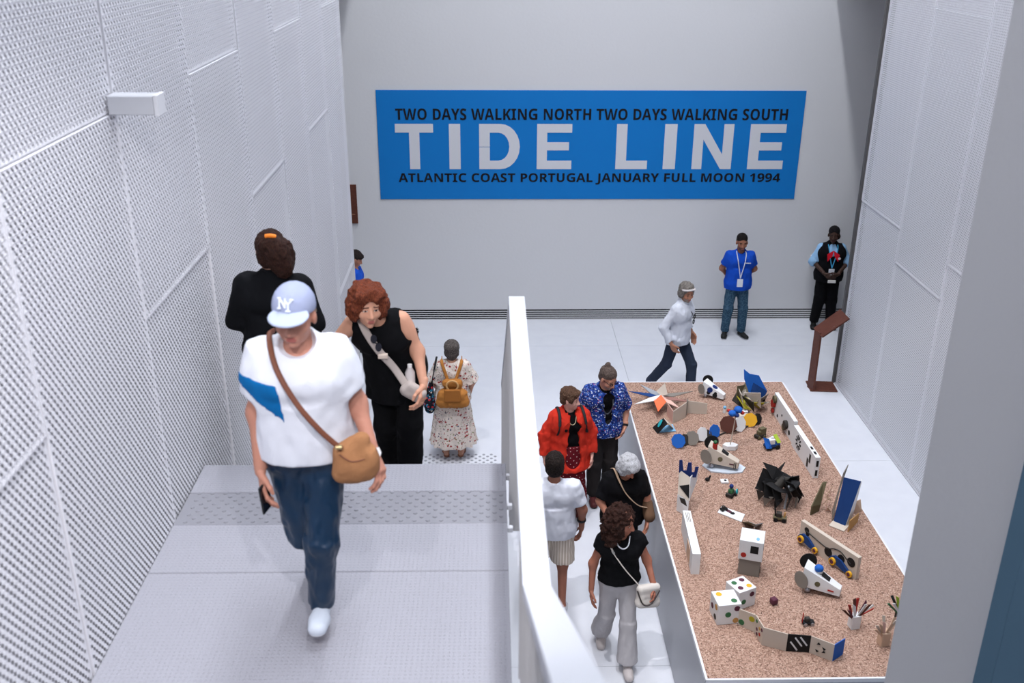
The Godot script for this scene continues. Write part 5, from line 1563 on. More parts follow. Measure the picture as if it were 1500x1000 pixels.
func far_models() -> void:
	# star of card points
	var c := tp(968, 581, 0.15)
	var t := thing("card_star", "star of pointed coloured cards on a low stand at the table's far end", "model", V(c.x, TOP + 0.001, c.z))
	var tips := [[921, 573, "deep"], [938, 563, "steel"], [974, 561, "beige"], [1015, 573, "grey"], [1009, 588, "mauve"], [996, 598, "pink"], [964, 603, "orange"], [929, 592, "white"]]
	for i in 8:
		var p := tp(tips[i][0], tips[i][1], 0.10 if i != 2 else 0.3)
		var u := (p - c)
		var sd := u.cross(Vector3.UP).normalized() * (0.075 if i in [2, 6] else 0.05)
		card("point", [c + V(0, 0.004 * i, 0), c + u * 0.3 + sd, p, c + u * 0.3 - sd], P[tips[i][2]], t)
	obj("stand", MB.new().tube([Vector3.ZERO, c - t.position], [0.06, 0.015], 8), P.beige, t)
	# folded beige screen
	t = thing("card_screen", "folded beige card screen standing beside the card star", "model", tp(994, 617))
	var a := tp(985, 620)
	var b := tp(1004, 611)
	var e := tp(1006, 605)
	var g := tp(1035, 606)
	card("leaf", [a, b, rise(b, 0.2), rise(a, 0.16)], P.beige, t)
	card("leaf", [a, rise(a, 0.16), rise(tp(977, 607), 0.15), tp(977, 607)], P.pink, t)
	card("leaf", [b, rise(b, 0.2), rise(e, 0.19), e], P.grey, t)
	card("leaf", [e, g, rise(g, 0.14), rise(e, 0.17)], P.beige, t)
	# tent of black card with a teal oval
	t = thing("card_tent", "small tent of black card with a teal oval on blue white print", "model", tp(970, 632))
	a = tp(956, 626)
	b = tp(963, 635)
	var top_a := tp(972, 612, 0.17)
	var top_b := tp(978, 620, 0.17)
	var bk := card("leaf", [a, b, top_b, top_a], P.black, t)
	var n: Vector3 = (b - a).cross(top_a - a).normalized()
	if n.z < 0: n = -n
	dot((a + b + top_a + top_b) / 4 + n * 0.006 + V(0, 0.03, 0), n, 0.028, P.teal, t, bk, 0.05)
	card("leaf", [top_a, top_b, tp(987, 628), tp(983, 621)], P.beige, t)
	card("printed_base", [rise(tp(962, 634), 0.006), rise(tp(990, 632), 0.006), rise(tp(985, 622), 0.006), rise(tp(968, 625), 0.006)], P.sky, t)
	# dotted capsule
	pod("white tapered card capsule with round fins between card star and blue cluster", tp(1046, 582), -0.62, 0.27, P.white, func(o: Node3D, r: Array, f: Array, sn: Vector3, tn: Vector3) -> void:
		for q in [[0.35, 0.6, 0.035, "navy"], [0.62, 0.5, 0.02, "black"], [0.3, 0.25, 0.024, "black"], [0.6, 0.2, 0.03, "black"]]:
			var lo: Vector3 = r[0].lerp(f[0], q[0])
			var up: Vector3 = r[3].lerp(f[3], q[0])
			obj("spot", MB.new().disc(lo.lerp(up, q[1]) + sn * 0.002, sn, q[2], 0.004, 14), P[q[3]], o)
		obj("spot", MB.new().disc((r[3] + f[3] + r[2] + f[2]) / 4.0 + tn * 0.002, tn, 0.035, 0.004, 14), P.navy, o))
	# cluster of triangles
	t = thing("triangle_cluster", "large cluster of blue, olive and beige triangular cards at the table's far edge", "model", tp(1102, 582))
	c = tp(1100, 580, 0.17)
	var rr := RandomNumberGenerator.new()
	rr.seed = 4
	for i in 15:
		var th := TAU * i / 15 * 2.0
		var el := -0.35 + 0.95 * (i % 5) / 4.0
		var dir := V(cos(th) * cos(el), sin(el), sin(th) * cos(el))
		var p := c + dir * 0.1
		var q := dir.cross(V(0.3, 1, 0.2)).normalized() * 0.15
		var w := dir.cross(q).normalized() * 0.15
		var tip := c + dir * rr.randf_range(0.17, 0.25)
		tip.y = maxf(tip.y, TOP + 0.01)
		card("triangle", [above(p + q), above(p - q * 0.6 + w), tip], P[["beige", "olive", "dark", "beige", "khaki", "olive", "beige", "black", "grey", "beige", "olive", "dark", "beige", "khaki", "black"][i]], t)
	card("sail", [c + V(-0.12, 0.36, 0.0), c + V(-0.05, 0.31, 0.03), c + V(0.06, 0.29, 0.03), c + V(0.17, 0.1, 0.05), c + V(0.12, -0.02, 0.06), c + V(-0.04, 0.06, 0.05), c + V(-0.11, 0.24, 0.02)], P.blue, t)
	card("sail", [c + V(-0.03, 0.06, 0.07), c + V(0.12, -0.02, 0.08), c + V(0.17, 0.1, 0.07), c + V(0.0, 0.2, 0.04)], P.deep, t)
	for i in 5: obj("leg", MB.new().tube([c + V(-0.16 + 0.08 * i, -0.05, 0.06) - t.position, V(-0.15 + 0.085 * i, 0.0, 0.12)], 0.004, 5), P.dark, t)
	# caterpillar of octagons
	t = thing("octagon_chain", "chain of leaning octagonal cards like a caterpillar across the table", "model", tp(1046, 640))
	var seg := [[993, 655, "blue", 0.085], [1002, 652, "dark", 0.07], [1013, 651, "grey", 0.085], [1028, 645, "white", 0.085], [1035, 643, "dark", 0.06], [1046, 641, "blue", 0.085], [1066, 633, "brown", 0.105], [1083, 631, "white", 0.095], [1098, 624, "yellow", 0.085], [1109, 621, "black", 0.07]]
	for i in seg.size():
		var s: Array = seg[i]
		var r: float = s[3]
		var p := rise(tp(s[0], s[1]), r * 0.97)
		var nn := V(-0.5 if i % 2 == 0 else 0.55, 0.35, 0.8)
		var o := obj("octagon", MB.new().disc(p - t.position, nn, r, 0.007, 8), P[s[2]], t)
		if i == 7: dot(p + nn.normalized() * 0.006 + V(0, -0.02, 0.0), nn, 0.03, P.red, t, o)
		if i > 0:
			var pv: Array = seg[i - 1]
			obj("hinge", MB.new().tube([rise(tp(pv[0], pv[1]), 0.012) - t.position, rise(tp(s[0], s[1]), 0.012) - t.position], 0.008, 5), P.dark, t)
	# little flower pole on a boat
	t = thing("flower_pole", "little white boat carrying a thin pole with red and blue petals", "model", tp(1069, 657))
	var boat := MB.new()
	boat.plate([V(-0.085, 0.03, 0), V(-0.04, 0.03, 0.05), V(0.05, 0.03, 0.05), V(0.09, 0.03, 0), V(0.04, 0.03, -0.05), V(-0.04, 0.03, -0.05)], 0.05)
	obj("boat", boat, P.white, t)
	obj("pole", MB.new().tube([V(0.0, 0.05, 0), V(0.03, 0.42, 0)], 0.006, 6), P.beige, t)
	for q in [[-0.02, 0.46, 0.03, "blue", 0.045], [0.05, 0.49, 0.0, "blue", 0.05], [0.03, 0.44, 0.04, "navy", 0.03], [-0.05, 0.47, -0.02, "red", 0.022], [0.1, 0.45, 0.0, "red", 0.025], [0.02, 0.42, 0.0, "white", 0.02]]:
		obj("petal", MB.new().ball(V(q[0], q[1], q[2]), V(q[4], q[4] * 0.8, q[4]), 8, 6), P[q[3]], t)
	t = thing("toy_figure", "tiny white and blue figure beside the petal pole", "toy", tp(1061, 604))
	obj("body", MB.new().tube([V(0, 0, 0), V(0, 0.05, 0)], [0.022, 0.018], 8), P.white, t)
	obj("head", MB.new().ball(V(0, 0.068, 0), Vector3.ONE * 0.022, 8, 6), P.sky, t)
	t = thing("card_block", "small white card block with a dark window near the petal pole", "model", tp(1090, 607))
	obj("block", MB.new().box(V(-0.035, 0, -0.04), V(0.035, 0.06, 0.04), 0.003), P.white, t)
	obj("window", MB.new().box(V(-0.015, 0.02, 0.04), V(0.02, 0.045, 0.043)), P.black, t)
	t = thing("card_box", "pale open card box just behind the yellow octagon", "model", tp(1086, 617))
	obj("box", MB.new().box(V(-0.07, 0, -0.05), V(0.07, 0.085, 0.03), 0.003), P.beige, t)
	obj("red_spot", MB.new().disc(V(0.0, 0.04, 0.032), V(0, 0, 1), 0.018, 0.004, 12), P.red, t)
	toy("toy_truck", "small khaki toy truck right of the octagon chain", tp(1113, 641), 0.5, 0.13, P.dark, P.khaki, P.khaki, func(o: Node3D, L: float) -> void: obj("load", MB.new().box(V(-L * 0.1, L * 0.36, -L * 0.22), V(L * 0.5, L * 0.95, L * 0.22), 0.003), P.khaki, o))
	toy("toy_buggy", "small blue and lime toy buggy beside the khaki truck", tp(1130, 656), 0.3, 0.17, P.deep, P.white, P.black, func(o: Node3D, L: float) -> void:
		obj("wing", MB.new().plate([V(-L * 0.6, L * 0.2, L * 0.3), V(-L * 0.2, L * 0.2, L * 0.35), V(-L * 0.35, L * 0.8, L * 0.1), V(-L * 0.65, L * 0.85, -L * 0.1)], 0.008), P.blue, o)
		obj("shade", MB.new().plate([V(L * 0.3, L * 0.4, L * 0.2), V(L * 0.55, L * 0.45, L * 0.2), V(L * 0.4, L * 0.9, -L * 0.2), V(L * 0.15, L * 0.85, -L * 0.2)], 0.006), P.lime, o)
		obj("driver", MB.new().ball(V(-L * 0.02, L * 0.78, 0), Vector3.ONE * 0.02, 8, 6), P.white, o))
	# grey ship on a white plate
	t = thing("ship_plate", "pale blue white tray lying under the grey card capsule", "model", tp(1060, 684))
	obj("plate", MB.new().plate([V(-0.23, 0.008, -0.02), V(-0.16, 0.008, 0.11), V(0.02, 0.008, 0.15), V(0.17, 0.008, 0.13), V(0.23, 0.008, 0.03), V(0.14, 0.008, -0.12), V(-0.14, 0.008, -0.16)], 0.014), mat(rgb(196, 204, 214), 0.6), t)
	pod("grey white card capsule with red chimney standing on a pale plate", tp(1059, 683, 0.016), -0.42, 0.33, P.beige, func(o: Node3D, r: Array, f: Array, sn: Vector3, tn: Vector3) -> void:
		var m: Vector3 = r[0].lerp(f[0], 0.42).lerp(r[3].lerp(f[3], 0.42), 0.5)
		obj("porthole", MB.new().disc(m + sn * 0.002, sn, 0.026, 0.004, 16), P.khaki, o)
		var q: Vector3 = r[0].lerp(f[0], 0.72).lerp(r[3].lerp(f[3], 0.72), 0.3)
		obj("mark", MB.new().plate([q + sn * 0.003, q + (f[0] - r[0]) * 0.14 + sn * 0.003, q + (f[0] - r[0]) * 0.14 + V(0, 0.014, 0) + sn * 0.003, q + V(0, 0.014, 0) + sn * 0.003], 0.004), P.plum, o)
		var w: Vector3 = (r[3].lerp(f[3], 0.55) + r[2].lerp(f[2], 0.55)) / 2.0
		obj("hatch", MB.new().plate([w + V(-0.04, 0.033, 0.03), w + V(0.03, -0.012, 0.03), w + V(0.03, -0.012, -0.03), w + V(-0.04, 0.033, -0.03)], 0.006), P.black, o)
		obj("chimney", MB.new().tube([r[3].lerp(f[3], 0.2) + V(0, -0.04, -0.03), r[3].lerp(f[3], 0.2) + V(0, 0.06, -0.03)], 0.026, 12), P.red, o)
		obj("chimney_top", MB.new().ball(r[3].lerp(f[3], 0.2) + V(0.0, 0.075, -0.03), Vector3.ONE * 0.022, 8, 6), P.green, o)
		for i in 3: obj("stripe", MB.new().plate([f[0] + V(-0.02 - 0.018 * i, 0.0, 0.006), f[0] + V(-0.028 - 0.018 * i, 0.0, 0.006), f[3] + V(-0.028 - 0.018 * i, 0.0, 0.006), f[3] + V(-0.02 - 0.018 * i, 0.0, 0.006)], 0.004), P.black, o))

func right_models() -> void:
	# white boards along the right edge
	var t := thing("white_board", "long white board with red and dark wheels on its face by the table edge", "board", tp(1150, 628))
	var b := board(t, tp(1137, 604), tp(1165, 648), 0.27, 0.045, P.white)
	for q in [[0.06, 0.55, "red", 0.05], [0.1, 0.8, "khaki", 0.045], [0.06, 0.2, "red", 0.03], [0.72, 0.45, "dark", 0.05], [0.66, 0.25, "khaki", 0.04]]:
		wheel(face_at(b, q[0], q[1], 0.02, b.n.x < 0) - t.position, b.n, q[3], P[q[2]], t)
	for q in [[0.25, 0.2, 0.02], [0.45, 0.5, 0.014], [0.85, 0.25, 0.03]]: dot(face_at(b, q[0], q[1], 0.002, b.n.x < 0), b.n, q[2], P.black, t)
	t = thing("white_board", "white board pierced with a ring of slots and dark windows by the table edge", "board", tp(1182, 680))
	b = board(t, tp(1166, 651), tp(1198, 700), 0.25, 0.055, P.white)
	var far: bool = b.n.x < 0
	for i in 10:
		var a := TAU * i / 10
		var p := face_at(b, 0.28, 0.55, 0.002, far)
		var u: Vector3 = b.u * cos(a) + Vector3.UP * sin(a)
		var v: Vector3 = -b.u * sin(a) + Vector3.UP * cos(a)
		card("slot", [p + u * 0.035 - v * 0.007, p + u * 0.085 - v * 0.01, p + u * 0.085 + v * 0.01, p + u * 0.035 + v * 0.007], P.black, t, 0.004)
	for q in [[0.72, 0.3], [0.8, 0.62]]:
		var p := face_at(b, q[0], q[1], 0.002, far)
		card("window", [p - b.u * 0.02 - V(0, 0.05, 0), p + b.u * 0.02 - V(0, 0.05, 0), p + b.u * 0.02 + V(0, 0.05, 0), p - b.u * 0.02 + V(0, 0.05, 0)], P.dark, t, 0.004)
	for q in [0.72, 0.87]:
		var p: Vector3 = b.a + b.u * b.len * q + V(0, b.h + 0.001, 0) + b.n * b.th * 0.5
		card("top_slot", [p - b.u * 0.03 - b.n * 0.012, p + b.u * 0.03 - b.n * 0.012, p + b.u * 0.03 + b.n * 0.012, p - b.u * 0.03 + b.n * 0.012], P.black, t, 0.004)
	for q in [0.25, 0.7]:
		var p: Vector3 = b.a + b.u * (b.len + 0.001) + V(0, b.h * q, 0) + b.n * b.th * 0.5
		card("end_slot", [p - b.n * 0.012 - V(0, 0.035, 0), p + b.n * 0.012 - V(0, 0.035, 0), p + b.n * 0.012 + V(0, 0.035, 0), p - b.n * 0.012 + V(0, 0.035, 0)], P.black, t, 0.004)
	# dark pinwheel
	t = thing("black_pinwheel", "black pinwheel of curved and folded triangular cards in the table's middle", "model", tp(1142, 716))
	var c := tp(1142, 715, 0.14)
	for i in 11:
		var a := TAU * i / 11 + 0.2
		var d := V(cos(a), 0, sin(a))
		var s := V(-sin(a), 0, cos(a))
		var lift := 0.05 + 0.06 * (i % 3)
		var y := V(0, 1, 0)
		card("vane", [c + d * 0.05 + y * lift, c + d * 0.17 + s * 0.07 + y * (lift + 0.04), c + d * 0.25 + y * (lift - 0.12), c + d * 0.14 - s * 0.04 - y * 0.06], P.black, t)
		card("foot", [c + d * 0.16 - s * 0.05 - y * 0.02, c + d * 0.23 + s * 0.03 - y * 0.02, c + d * 0.2 + s * 0.02 - y * 0.139], P[["black", "grey", "dark"][i % 3]], t)
	var ring := []
	for i in 25:
		var a := TAU * i / 24
		ring.append(c + V(cos(a) * 0.15, 0.08 + 0.02 * sin(a * 3.0), sin(a) * 0.15) - t.position)
	obj("rim", MB.new().tube(ring, 0.045, 8, 0.25), P.black, t)
	obj("cone", MB.new().tube([c + V(-0.07, 0.02, 0.03) - t.position, c + V(0.03, 0.1, -0.01) - t.position, c + V(0.09, 0.12, 0.0) - t.position], [0.075, 0.05, 0.004], 14), P.dark, t)
	card("crest", [c + V(-0.19, 0.28, -0.05), c + V(-0.05, 0.24, -0.02), c + V(0.02, 0.16, 0.0), c + V(-0.1, 0.13, 0.04)], P.black, t)
	obj("axle", MB.new().tube([c + V(0.05, 0.1, 0.12) - t.position, c + V(0.02, -0.139, 0.16) - t.position], 0.011, 8), P.steel, t)
	# sail, lattice and blue tower
	t = thing("dark_sail", "tall dark olive card sail standing left of the blue tower", "model", tp(1195, 752))
	var p0 := tp(1187, 754)
	var p1 := tp(1199, 748)
	card("sail", [p0, p1, rise(p1, 0.08) + V(0.01, 0, 0), rise(p1, 0.28) + V(0.075, 0, -0.1), rise(p1, 0.27) + V(0.04, 0, -0.1), rise(p0, 0.1)], P.khaki, t, 0.012)
	t = thing("straw_lattice", "tangled lattice of thin straws between dark sail and blue tower", "model", tp(1211, 748))
	var r2 := RandomNumberGenerator.new()
	r2.seed = 17
	for i in 26:
		var y := r2.randf_range(0.0, 0.3)
		var a := V(r2.randf_range(-0.04, 0.04), y, r2.randf_range(-0.05, 0.05))
		var e := V(r2.randf_range(-0.04, 0.04), clampf(y + r2.randf_range(-0.1, 0.1), 0.004, 0.36), r2.randf_range(-0.05, 0.05))
		obj("straw", MB.new().tube([a + V(0, 0.004, 0), e], 0.0045, 5), P.ply if i % 3 else P.pink, t)
	t = thing("blue_tower", "tall deep blue card tower with grey back and ochre wing", "model", tp(1236, 770))
	p0 = tp(1221, 764)
	p1 = tp(1238, 771)
	var p2 := tp(1247, 762)
	var h0 := on_z(1233, 703, p0.z).y - TOP
	card("blue_face", [p0, p1, rise(p1, h0) + V(0.11, 0, -0.06), rise(p0, h0 * 0.99) + V(0.06, 0, -0.06)], P.deep, t)
	card("side", [p1, p2, rise(p2, h0 * 0.92) + V(0.06, 0, -0.06), rise(p1, h0) + V(0.115, 0, -0.06)], P.white, t)
	var p3 := tp(1219, 748)
	card("grey_back", [p0 + V(-0.012, 0, -0.01), p3, rise(p3, h0 * 1.12) + V(0.09, 0, 0), rise(p0, h0 * 1.1) + V(0.05, 0, -0.06)], P.grey, t)
	card("ochre_wing", [tp(1242, 779), tp(1256, 764), rise(tp(1256, 764), 0.1), rise(tp(1242, 779), 0.13)], P.wood, t)
	card("ochre_wing", [tp(1250, 752), tp(1262, 748), rise(tp(1258, 746), 0.12), rise(tp(1250, 752), 0.14)], P.ply, t)
	card("foot", [rise(tp(1214, 770), 0.006), rise(tp(1236, 779), 0.006), rise(tp(1248, 766), 0.006), rise(tp(1225, 758), 0.006)], P.beige, t)
	# board with beetle-like cars
	t = thing("car_board", "pale wooden board with two blue wheeled cars and black discs on its face", "board", tp(1215, 825))
	b = board(t, tp(1174, 791), tp(1257, 847), 0.235, 0.04, P.ply)
	far = b.n.z > 0
	b.o.mesh.surface_set_material(0, P.beige)
	var nn: Vector3 = b.n if far else -b.n
	for q in [[0.12, 0.75, 0.028, "black"], [0.14, 0.6, 0.022, "black"], [0.52, 0.42, 0.045, "black"], [0.74, 0.5, 0.04, "black"], [0.9, 0.62, 0.045, "black"]]:
		dot(face_at(b, q[0], q[1], 0.003, far), nn, q[2], P[q[3]], t)
	for q in [[0.0, 0.1, 0.36, "car"], [0.56, 0.07, 0.4, "car"]]:
		var body := []
		for s in [[0, 0.12], [0.03, 0.3], [0.22, 0.48], [0.5, 0.44], [0.8, 0.2], [1, 0.06], [0.9, 0.02], [0.6, 0.03], [0.3, 0.12]]:
			body.append(face_at(b, q[0] + q[2] * s[0], q[1] + s[1] * 0.9, 0.012, far))
		card("car", body, P.deep, t, 0.02)
		for s in [[0.2, 0.18, 0.036], [0.92, 0.1, 0.03]]:
			var w := face_at(b, q[0] + q[2] * s[0], q[1] + s[1], 0.03, far)
			wheel(w - t.position, nn, s[2], P.yellow, t)
			wheel(w - t.position + nn * 0.008, nn, s[2] * 0.6, P.plum, t, "hub")
	var wire := []
	for q in [[0.1, 0.72], [0.3, 0.62], [0.5, 0.56], [0.6, 0.72], [0.72, 0.78], [0.84, 0.62], [0.9, 0.56]]: wire.append(face_at(b, q[0], q[1], 0.005, far) - t.position)
	obj("wire", MB.new().tube(curve(wire, 4), 0.005, 6), P.dark, t)

func near_models() -> void:
	var t := thing("card_castle", "white card castle with blue battlement and dark triangle openings", "model", tp(1005, 745))
	var a := tp(991, 747)
	var b := tp(1007, 757)
	var c := tp(1019, 722)
	card("lower_leaf", [a, b, rise(b, 0.17) + V(0.005, 0, -0.02), rise(a, 0.19)], P.white, t)
	var ua := rise(a, 0.19)
	var ub := rise(b, 0.17) + V(0.005, 0, -0.02)
	var dia := [ua.lerp(ub, 0.15) + V(0, -0.02, 0.012), ua.lerp(ub, 0.6) + V(0, 0.0, 0.012), ua.lerp(ub, 0.9) + V(0, -0.07, 0.012), ua.lerp(ub, 0.5) + V(0, -0.11, 0.012)]
	card("opening", dia, P.dark, t, 0.004)
	card("upper_leaf", [ua, ub, ub + V(0.02, 0.2, -0.12), ua + V(0.02, 0.21, -0.12)], P.beige, t)
	var low_corner := ua.lerp(ub, 0.1) + V(0.005, 0.08, -0.035)
	card("opening", [low_corner, ub + V(0.0, 0.03, -0.005), ub + V(0.005, 0.15, -0.07)], P.black, t, 0.004)
	dot(low_corner + V(0.085, -0.0, 0.03), V(0, 0.5, 1), 0.024, P.yellow, t)
	card("side_leaf", [ub, c + V(0, 0.15, 0), c + V(0, 0.3, 0), ub + V(0.02, 0.2, -0.12)], P.white, t)
	var k := ua + V(0.06, 0.13, -0.1)
	card("battlement", [k, k + V(0.13, 0.0, 0), k + V(0.15, 0.12, 0), k + V(0.115, 0.12, 0), k + V(0.11, 0.06, 0), k + V(0.085, 0.06, 0), k + V(0.075, 0.17, 0), k + V(0.04, 0.17, 0), k + V(0.03, 0.08, 0), k + V(0.0, 0.08, 0), k + V(-0.02, 0.2, 0), k + V(-0.05, 0.2, 0), k + V(-0.045, 0.06, 0)], P.navy, t)
	t = thing("white_board", "narrow white board standing on edge beside the card castle", "board", tp(1020, 805))
	var bd := board(t, tp(1009, 776), tp(1024, 841), 0.22, 0.075, P.white)
	var far: bool = bd.n.x < 0
	var p := face_at(bd, 0.7, 0.45, 0.002, far)
	card("panel", [p - bd.u * 0.09 - V(0, 0.08, 0), p + bd.u * 0.09 - V(0, 0.08, 0), p + bd.u * 0.09 + V(0, 0.08, 0), p - bd.u * 0.09 + V(0, 0.08, 0)], P.ply, t, 0.004)
	for i in 3:
		var q: Vector3 = bd.a + bd.u * bd.len * 0.12 + V(0, bd.h + 0.001, 0) + bd.n * bd.th * (0.3 + 0.2 * i)
		card("top_slot", [q - bd.u * 0.05 - bd.n * 0.003, q + bd.u * 0.11 - bd.n * 0.003, q + bd.u * 0.11 + bd.n * 0.003, q - bd.u * 0.05 + bd.n * 0.003], P.grey, t, 0.003)
	# small pieces
	t = thing("toy_bird", "tiny black bird-like piece left of the white chip", "toy", tp(1036, 704))
	obj("body", MB.new().ball(V(0, 0.02, 0), V(0.028, 0.02, 0.02), 8, 6), P.black, t)
	obj("tail", MB.new().tube([V(0.015, 0.03, 0), V(0.03, 0.065, 0)], [0.012, 0.008], 6), P.black, t)
	t = thing("card_chip", "small white square chip with a dark eye", "model", tp(1061, 706))
	obj("chip", MB.new().box(V(-0.04, 0, -0.035), V(0.04, 0.022, 0.035), 0.003), P.white, t)
	obj("eye", MB.new().disc(V(0.008, 0.024, 0), V(0, 1, 0), 0.014, 0.004, 10), P.black, t)
	toy("toy_robot", "small dark wheeled robot below the white chip", tp(1071, 726), 0.8, 0.12, P.dark, P.green, P.black, func(o: Node3D, L: float) -> void:
		obj("head", MB.new().ball(V(-L * 0.1, L * 1.0, 0), Vector3.ONE * L * 0.2, 8, 6), P.navy, o)
		obj("disc", MB.new().disc(V(L * 0.4, L * 0.4, L * 0.3), V(0.3, 0.2, 1), L * 0.22, 0.01, 12), P.teal, o))
	t = thing("picture_card", "white card lying flat with a red and black print", "card", tp(1073, 755))
	card("card", [rise(tp(1051, 751), 0.006), rise(tp(1086, 765), 0.006), rise(tp(1091, 754), 0.006), rise(tp(1057, 742), 0.006)], P.white, t)
	card("print", [rise(tp(1064, 750), 0.011), rise(tp(1070, 753), 0.011), rise(tp(1072, 750), 0.011), rise(tp(1066, 747), 0.011)], P.plum, t, 0.002)
	dot(rise(tp(1073, 753), 0.011), V(0, 1, 0), 0.022, P.black, t)
	toy("toy_tractor", "tiny dark tractor standing on the flat white card", tp(1060, 747, 0.01), 0.4, 0.075, P.black, P.dark, P.black, func(_o: Node3D, _L: float) -> void: pass)
	t = thing("folded_card", "grey card folded like a tent behind the flat white card", "model", tp(1103, 765))
	a = tp(1087, 764)
	b = tp(1104, 771)
	var ridge := [tp(1097, 764, 0.24), tp(1107, 768, 0.23)]
	card("leaf", [a, b, ridge[1], ridge[0]], P.khaki, t)
	card("leaf", [ridge[0], ridge[1], tp(1117, 766), tp(1106, 772)], P.steel, t)
	toy("toy_engine", "small olive toy engine with twin funnels right of the grey folded card", tp(1142, 762), -0.3, 0.13, P.khaki, P.dark, P.black, func(o: Node3D, L: float) -> void:
		obj("funnel", MB.new().tube([V(-L * 0.35, L * 0.36, 0), V(-L * 0.42, L * 1.0, 0)], L * 0.06, 8), P.black, o)
		obj("funnel", MB.new().tube([V(L * 0.3, L * 0.36, 0), V(L * 0.34, L * 0.75, 0)], L * 0.07, 8), P.wood, o))
	# two stacked cubes
	var at := tp(1097, 834)
	t = thing("card_cube", "grey card cube under the white cube with a black window", "cube", at, -0.32)
	obj("cube", MB.new().box(V(-0.095, 0, -0.095), V(0.095, 0.17, 0.095), 0.003), P.grey, t)
	for q in [0.04, 0.13]: obj("slot", MB.new().box(V(0.094, q - 0.02, 0.02), V(0.097, q + 0.02, 0.05)), P.black, t)
	t = thing("card_cube", "white card cube with black window and red spot on a grey cube", "cube", at + V(0, 0.17, 0), -0.32)
	obj("cube", MB.new().box(V(-0.105, 0.0, -0.105), V(0.105, 0.2, 0.105), 0.003), P.white, t)
	obj("window", MB.new().box(V(-0.005, 0.08, 0.104), V(0.065, 0.155, 0.107)), P.black, t)
	obj("spot", MB.new().disc(V(-0.06, 0.05, 0.106), V(0, 0, 1), 0.025, 0.004, 14), P.red, t)
	obj("emblem", MB.new().disc(V(0.05, 0.201, 0.05), V(0, 1, 0), 0.024, 0.004, 12, 0.015), P.sky, t)
	for q in [[0.06, 0.13], [-0.02, 0.07], [-0.06, 0.12]]: obj("slot", MB.new().box(V(0.104, q[1] - 0.02, q[0] - 0.014), V(0.107, q[1] + 0.02, q[0] + 0.014)), P.dark, t)
	# dice
	die(tp(1083, 881), 0.185, 0.45, "white cube with coloured spots leaning behind another dotted cube", [[0, -0.25, 0.22], [0, 0.22, 0.25], [0, -0.22, -0.22], [0, 0.25, -0.25], [1, 0.25, 0.2], [1, -0.2, -0.1], [2, -0.2, 0.2], [2, 0.0, -0.1]], [P.green, P.plum, P.plum, P.yellow, P.plum, P.green, P.red, P.dark])
	die(tp(1061, 903), 0.2, 0.12, "white cube with coloured spots in front of the other dotted cube", [[0, -0.25, 0.25], [0, 0.25, -0.25], [1, -0.05, 0.0], [1, 0.32, 0.28], [1, 0.3, -0.32], [3, 0.25, 0.25], [3, -0.2, 0.0], [3, 0.2, -0.28]], [P.yellow, P.green, P.green, P.plum, P.wood, P.wood, P.plum, P.dark])
	# zigzag wall of cards
	t = thing("zigzag_cards", "low zigzag wall of six joined cards with spots, stripes and a blue end", "model", tp(1150, 950))
	var x := [tp(1081, 914), tp(1105, 925), tp(1116, 944), tp(1151, 953), tp(1185, 955), tp(1219, 968), tp(1234, 958)]
	var h := [0.16, 0.17, 0.175, 0.17, 0.165, 0.165, 0.16]
	var col := ["beige", "beige", "grey", "black", "beige", "blue"]
	for i in 6:
		var o := card("leaf", [x[i], x[i + 1], rise(x[i + 1], h[i + 1]), rise(x[i], h[i])], P[col[i]] if i != 2 else P.beige, t)
		var u: Vector3 = (x[i + 1] - x[i])
		var n := u.cross(Vector3.UP).normalized()
		if n.z < 0: n = -n
		n *= 0.005
		var pos := func(f: float, g: float) -> Vector3: return x[i] + u * f + V(0, h[i] * g, 0) + n
		match i:
			0:
				dot(pos.call(0.2, 0.25), n, 0.026, P.green, t, o)
				dot(pos.call(0.78, 0.72), n, 0.026, P.olive, t, o)
			1:
				var nth := 0
				for q in [[0.2, 0.8], [0.3, 0.4], [0.35, 0.15], [0.6, 0.65], [0.65, 0.35], [0.85, 0.75]]:
					dot(pos.call(q[0], q[1]), n, 0.015, [P.green, P.plum, P.plum, P.wood, P.red, P.plum][nth], t, o)
					nth += 1
			3:
				for q in [[0.12, 0.55], [0.3, 0.8], [0.52, 0.85]]:
					card("stripe", [pos.call(q[0], q[1]), pos.call(q[0] + 0.05, q[1] + 0.05), pos.call(q[0] + 0.37, q[1] - 0.42), pos.call(q[0] + 0.32, q[1] - 0.47)], P.white, t, 0.004)
			4:
				for q in [[0.35, 0.65, 1], [0.6, 0.6, -1], [0.32, 0.35, -1], [0.6, 0.28, 1]]:
					card("cutout", [pos.call(q[0] - 0.08, q[1]), pos.call(q[0] + 0.08, q[1] + 0.05 * q[2]), pos.call(q[0], q[1] + 0.16 * q[2])], P.black, t, 0.004)
	t = thing("toy_block", "tiny purple block right of the dotted cubes", "toy", tp(1133, 884), 0.4)
	obj("block", MB.new().box(V(-0.028, 0.006, -0.028), V(0.028, 0.06, 0.028), 0.006), P.plum, t)
	obj("foot", MB.new().box(V(-0.018, 0, -0.018), V(0.018, 0.008, 0.018)), P.black, t)
	toy("toy_car", "tiny black toy car with a red mast near the zigzag cards", tp(1183, 914), 0.1, 0.1, P.black, P.dark, P.silver, func(o: Node3D, L: float) -> void: obj("mast", MB.new().tube([V(-L * 0.5, L * 0.2, 0), V(-L * 0.5, L * 1.2, 0)], L * 0.05, 6), P.red, o))
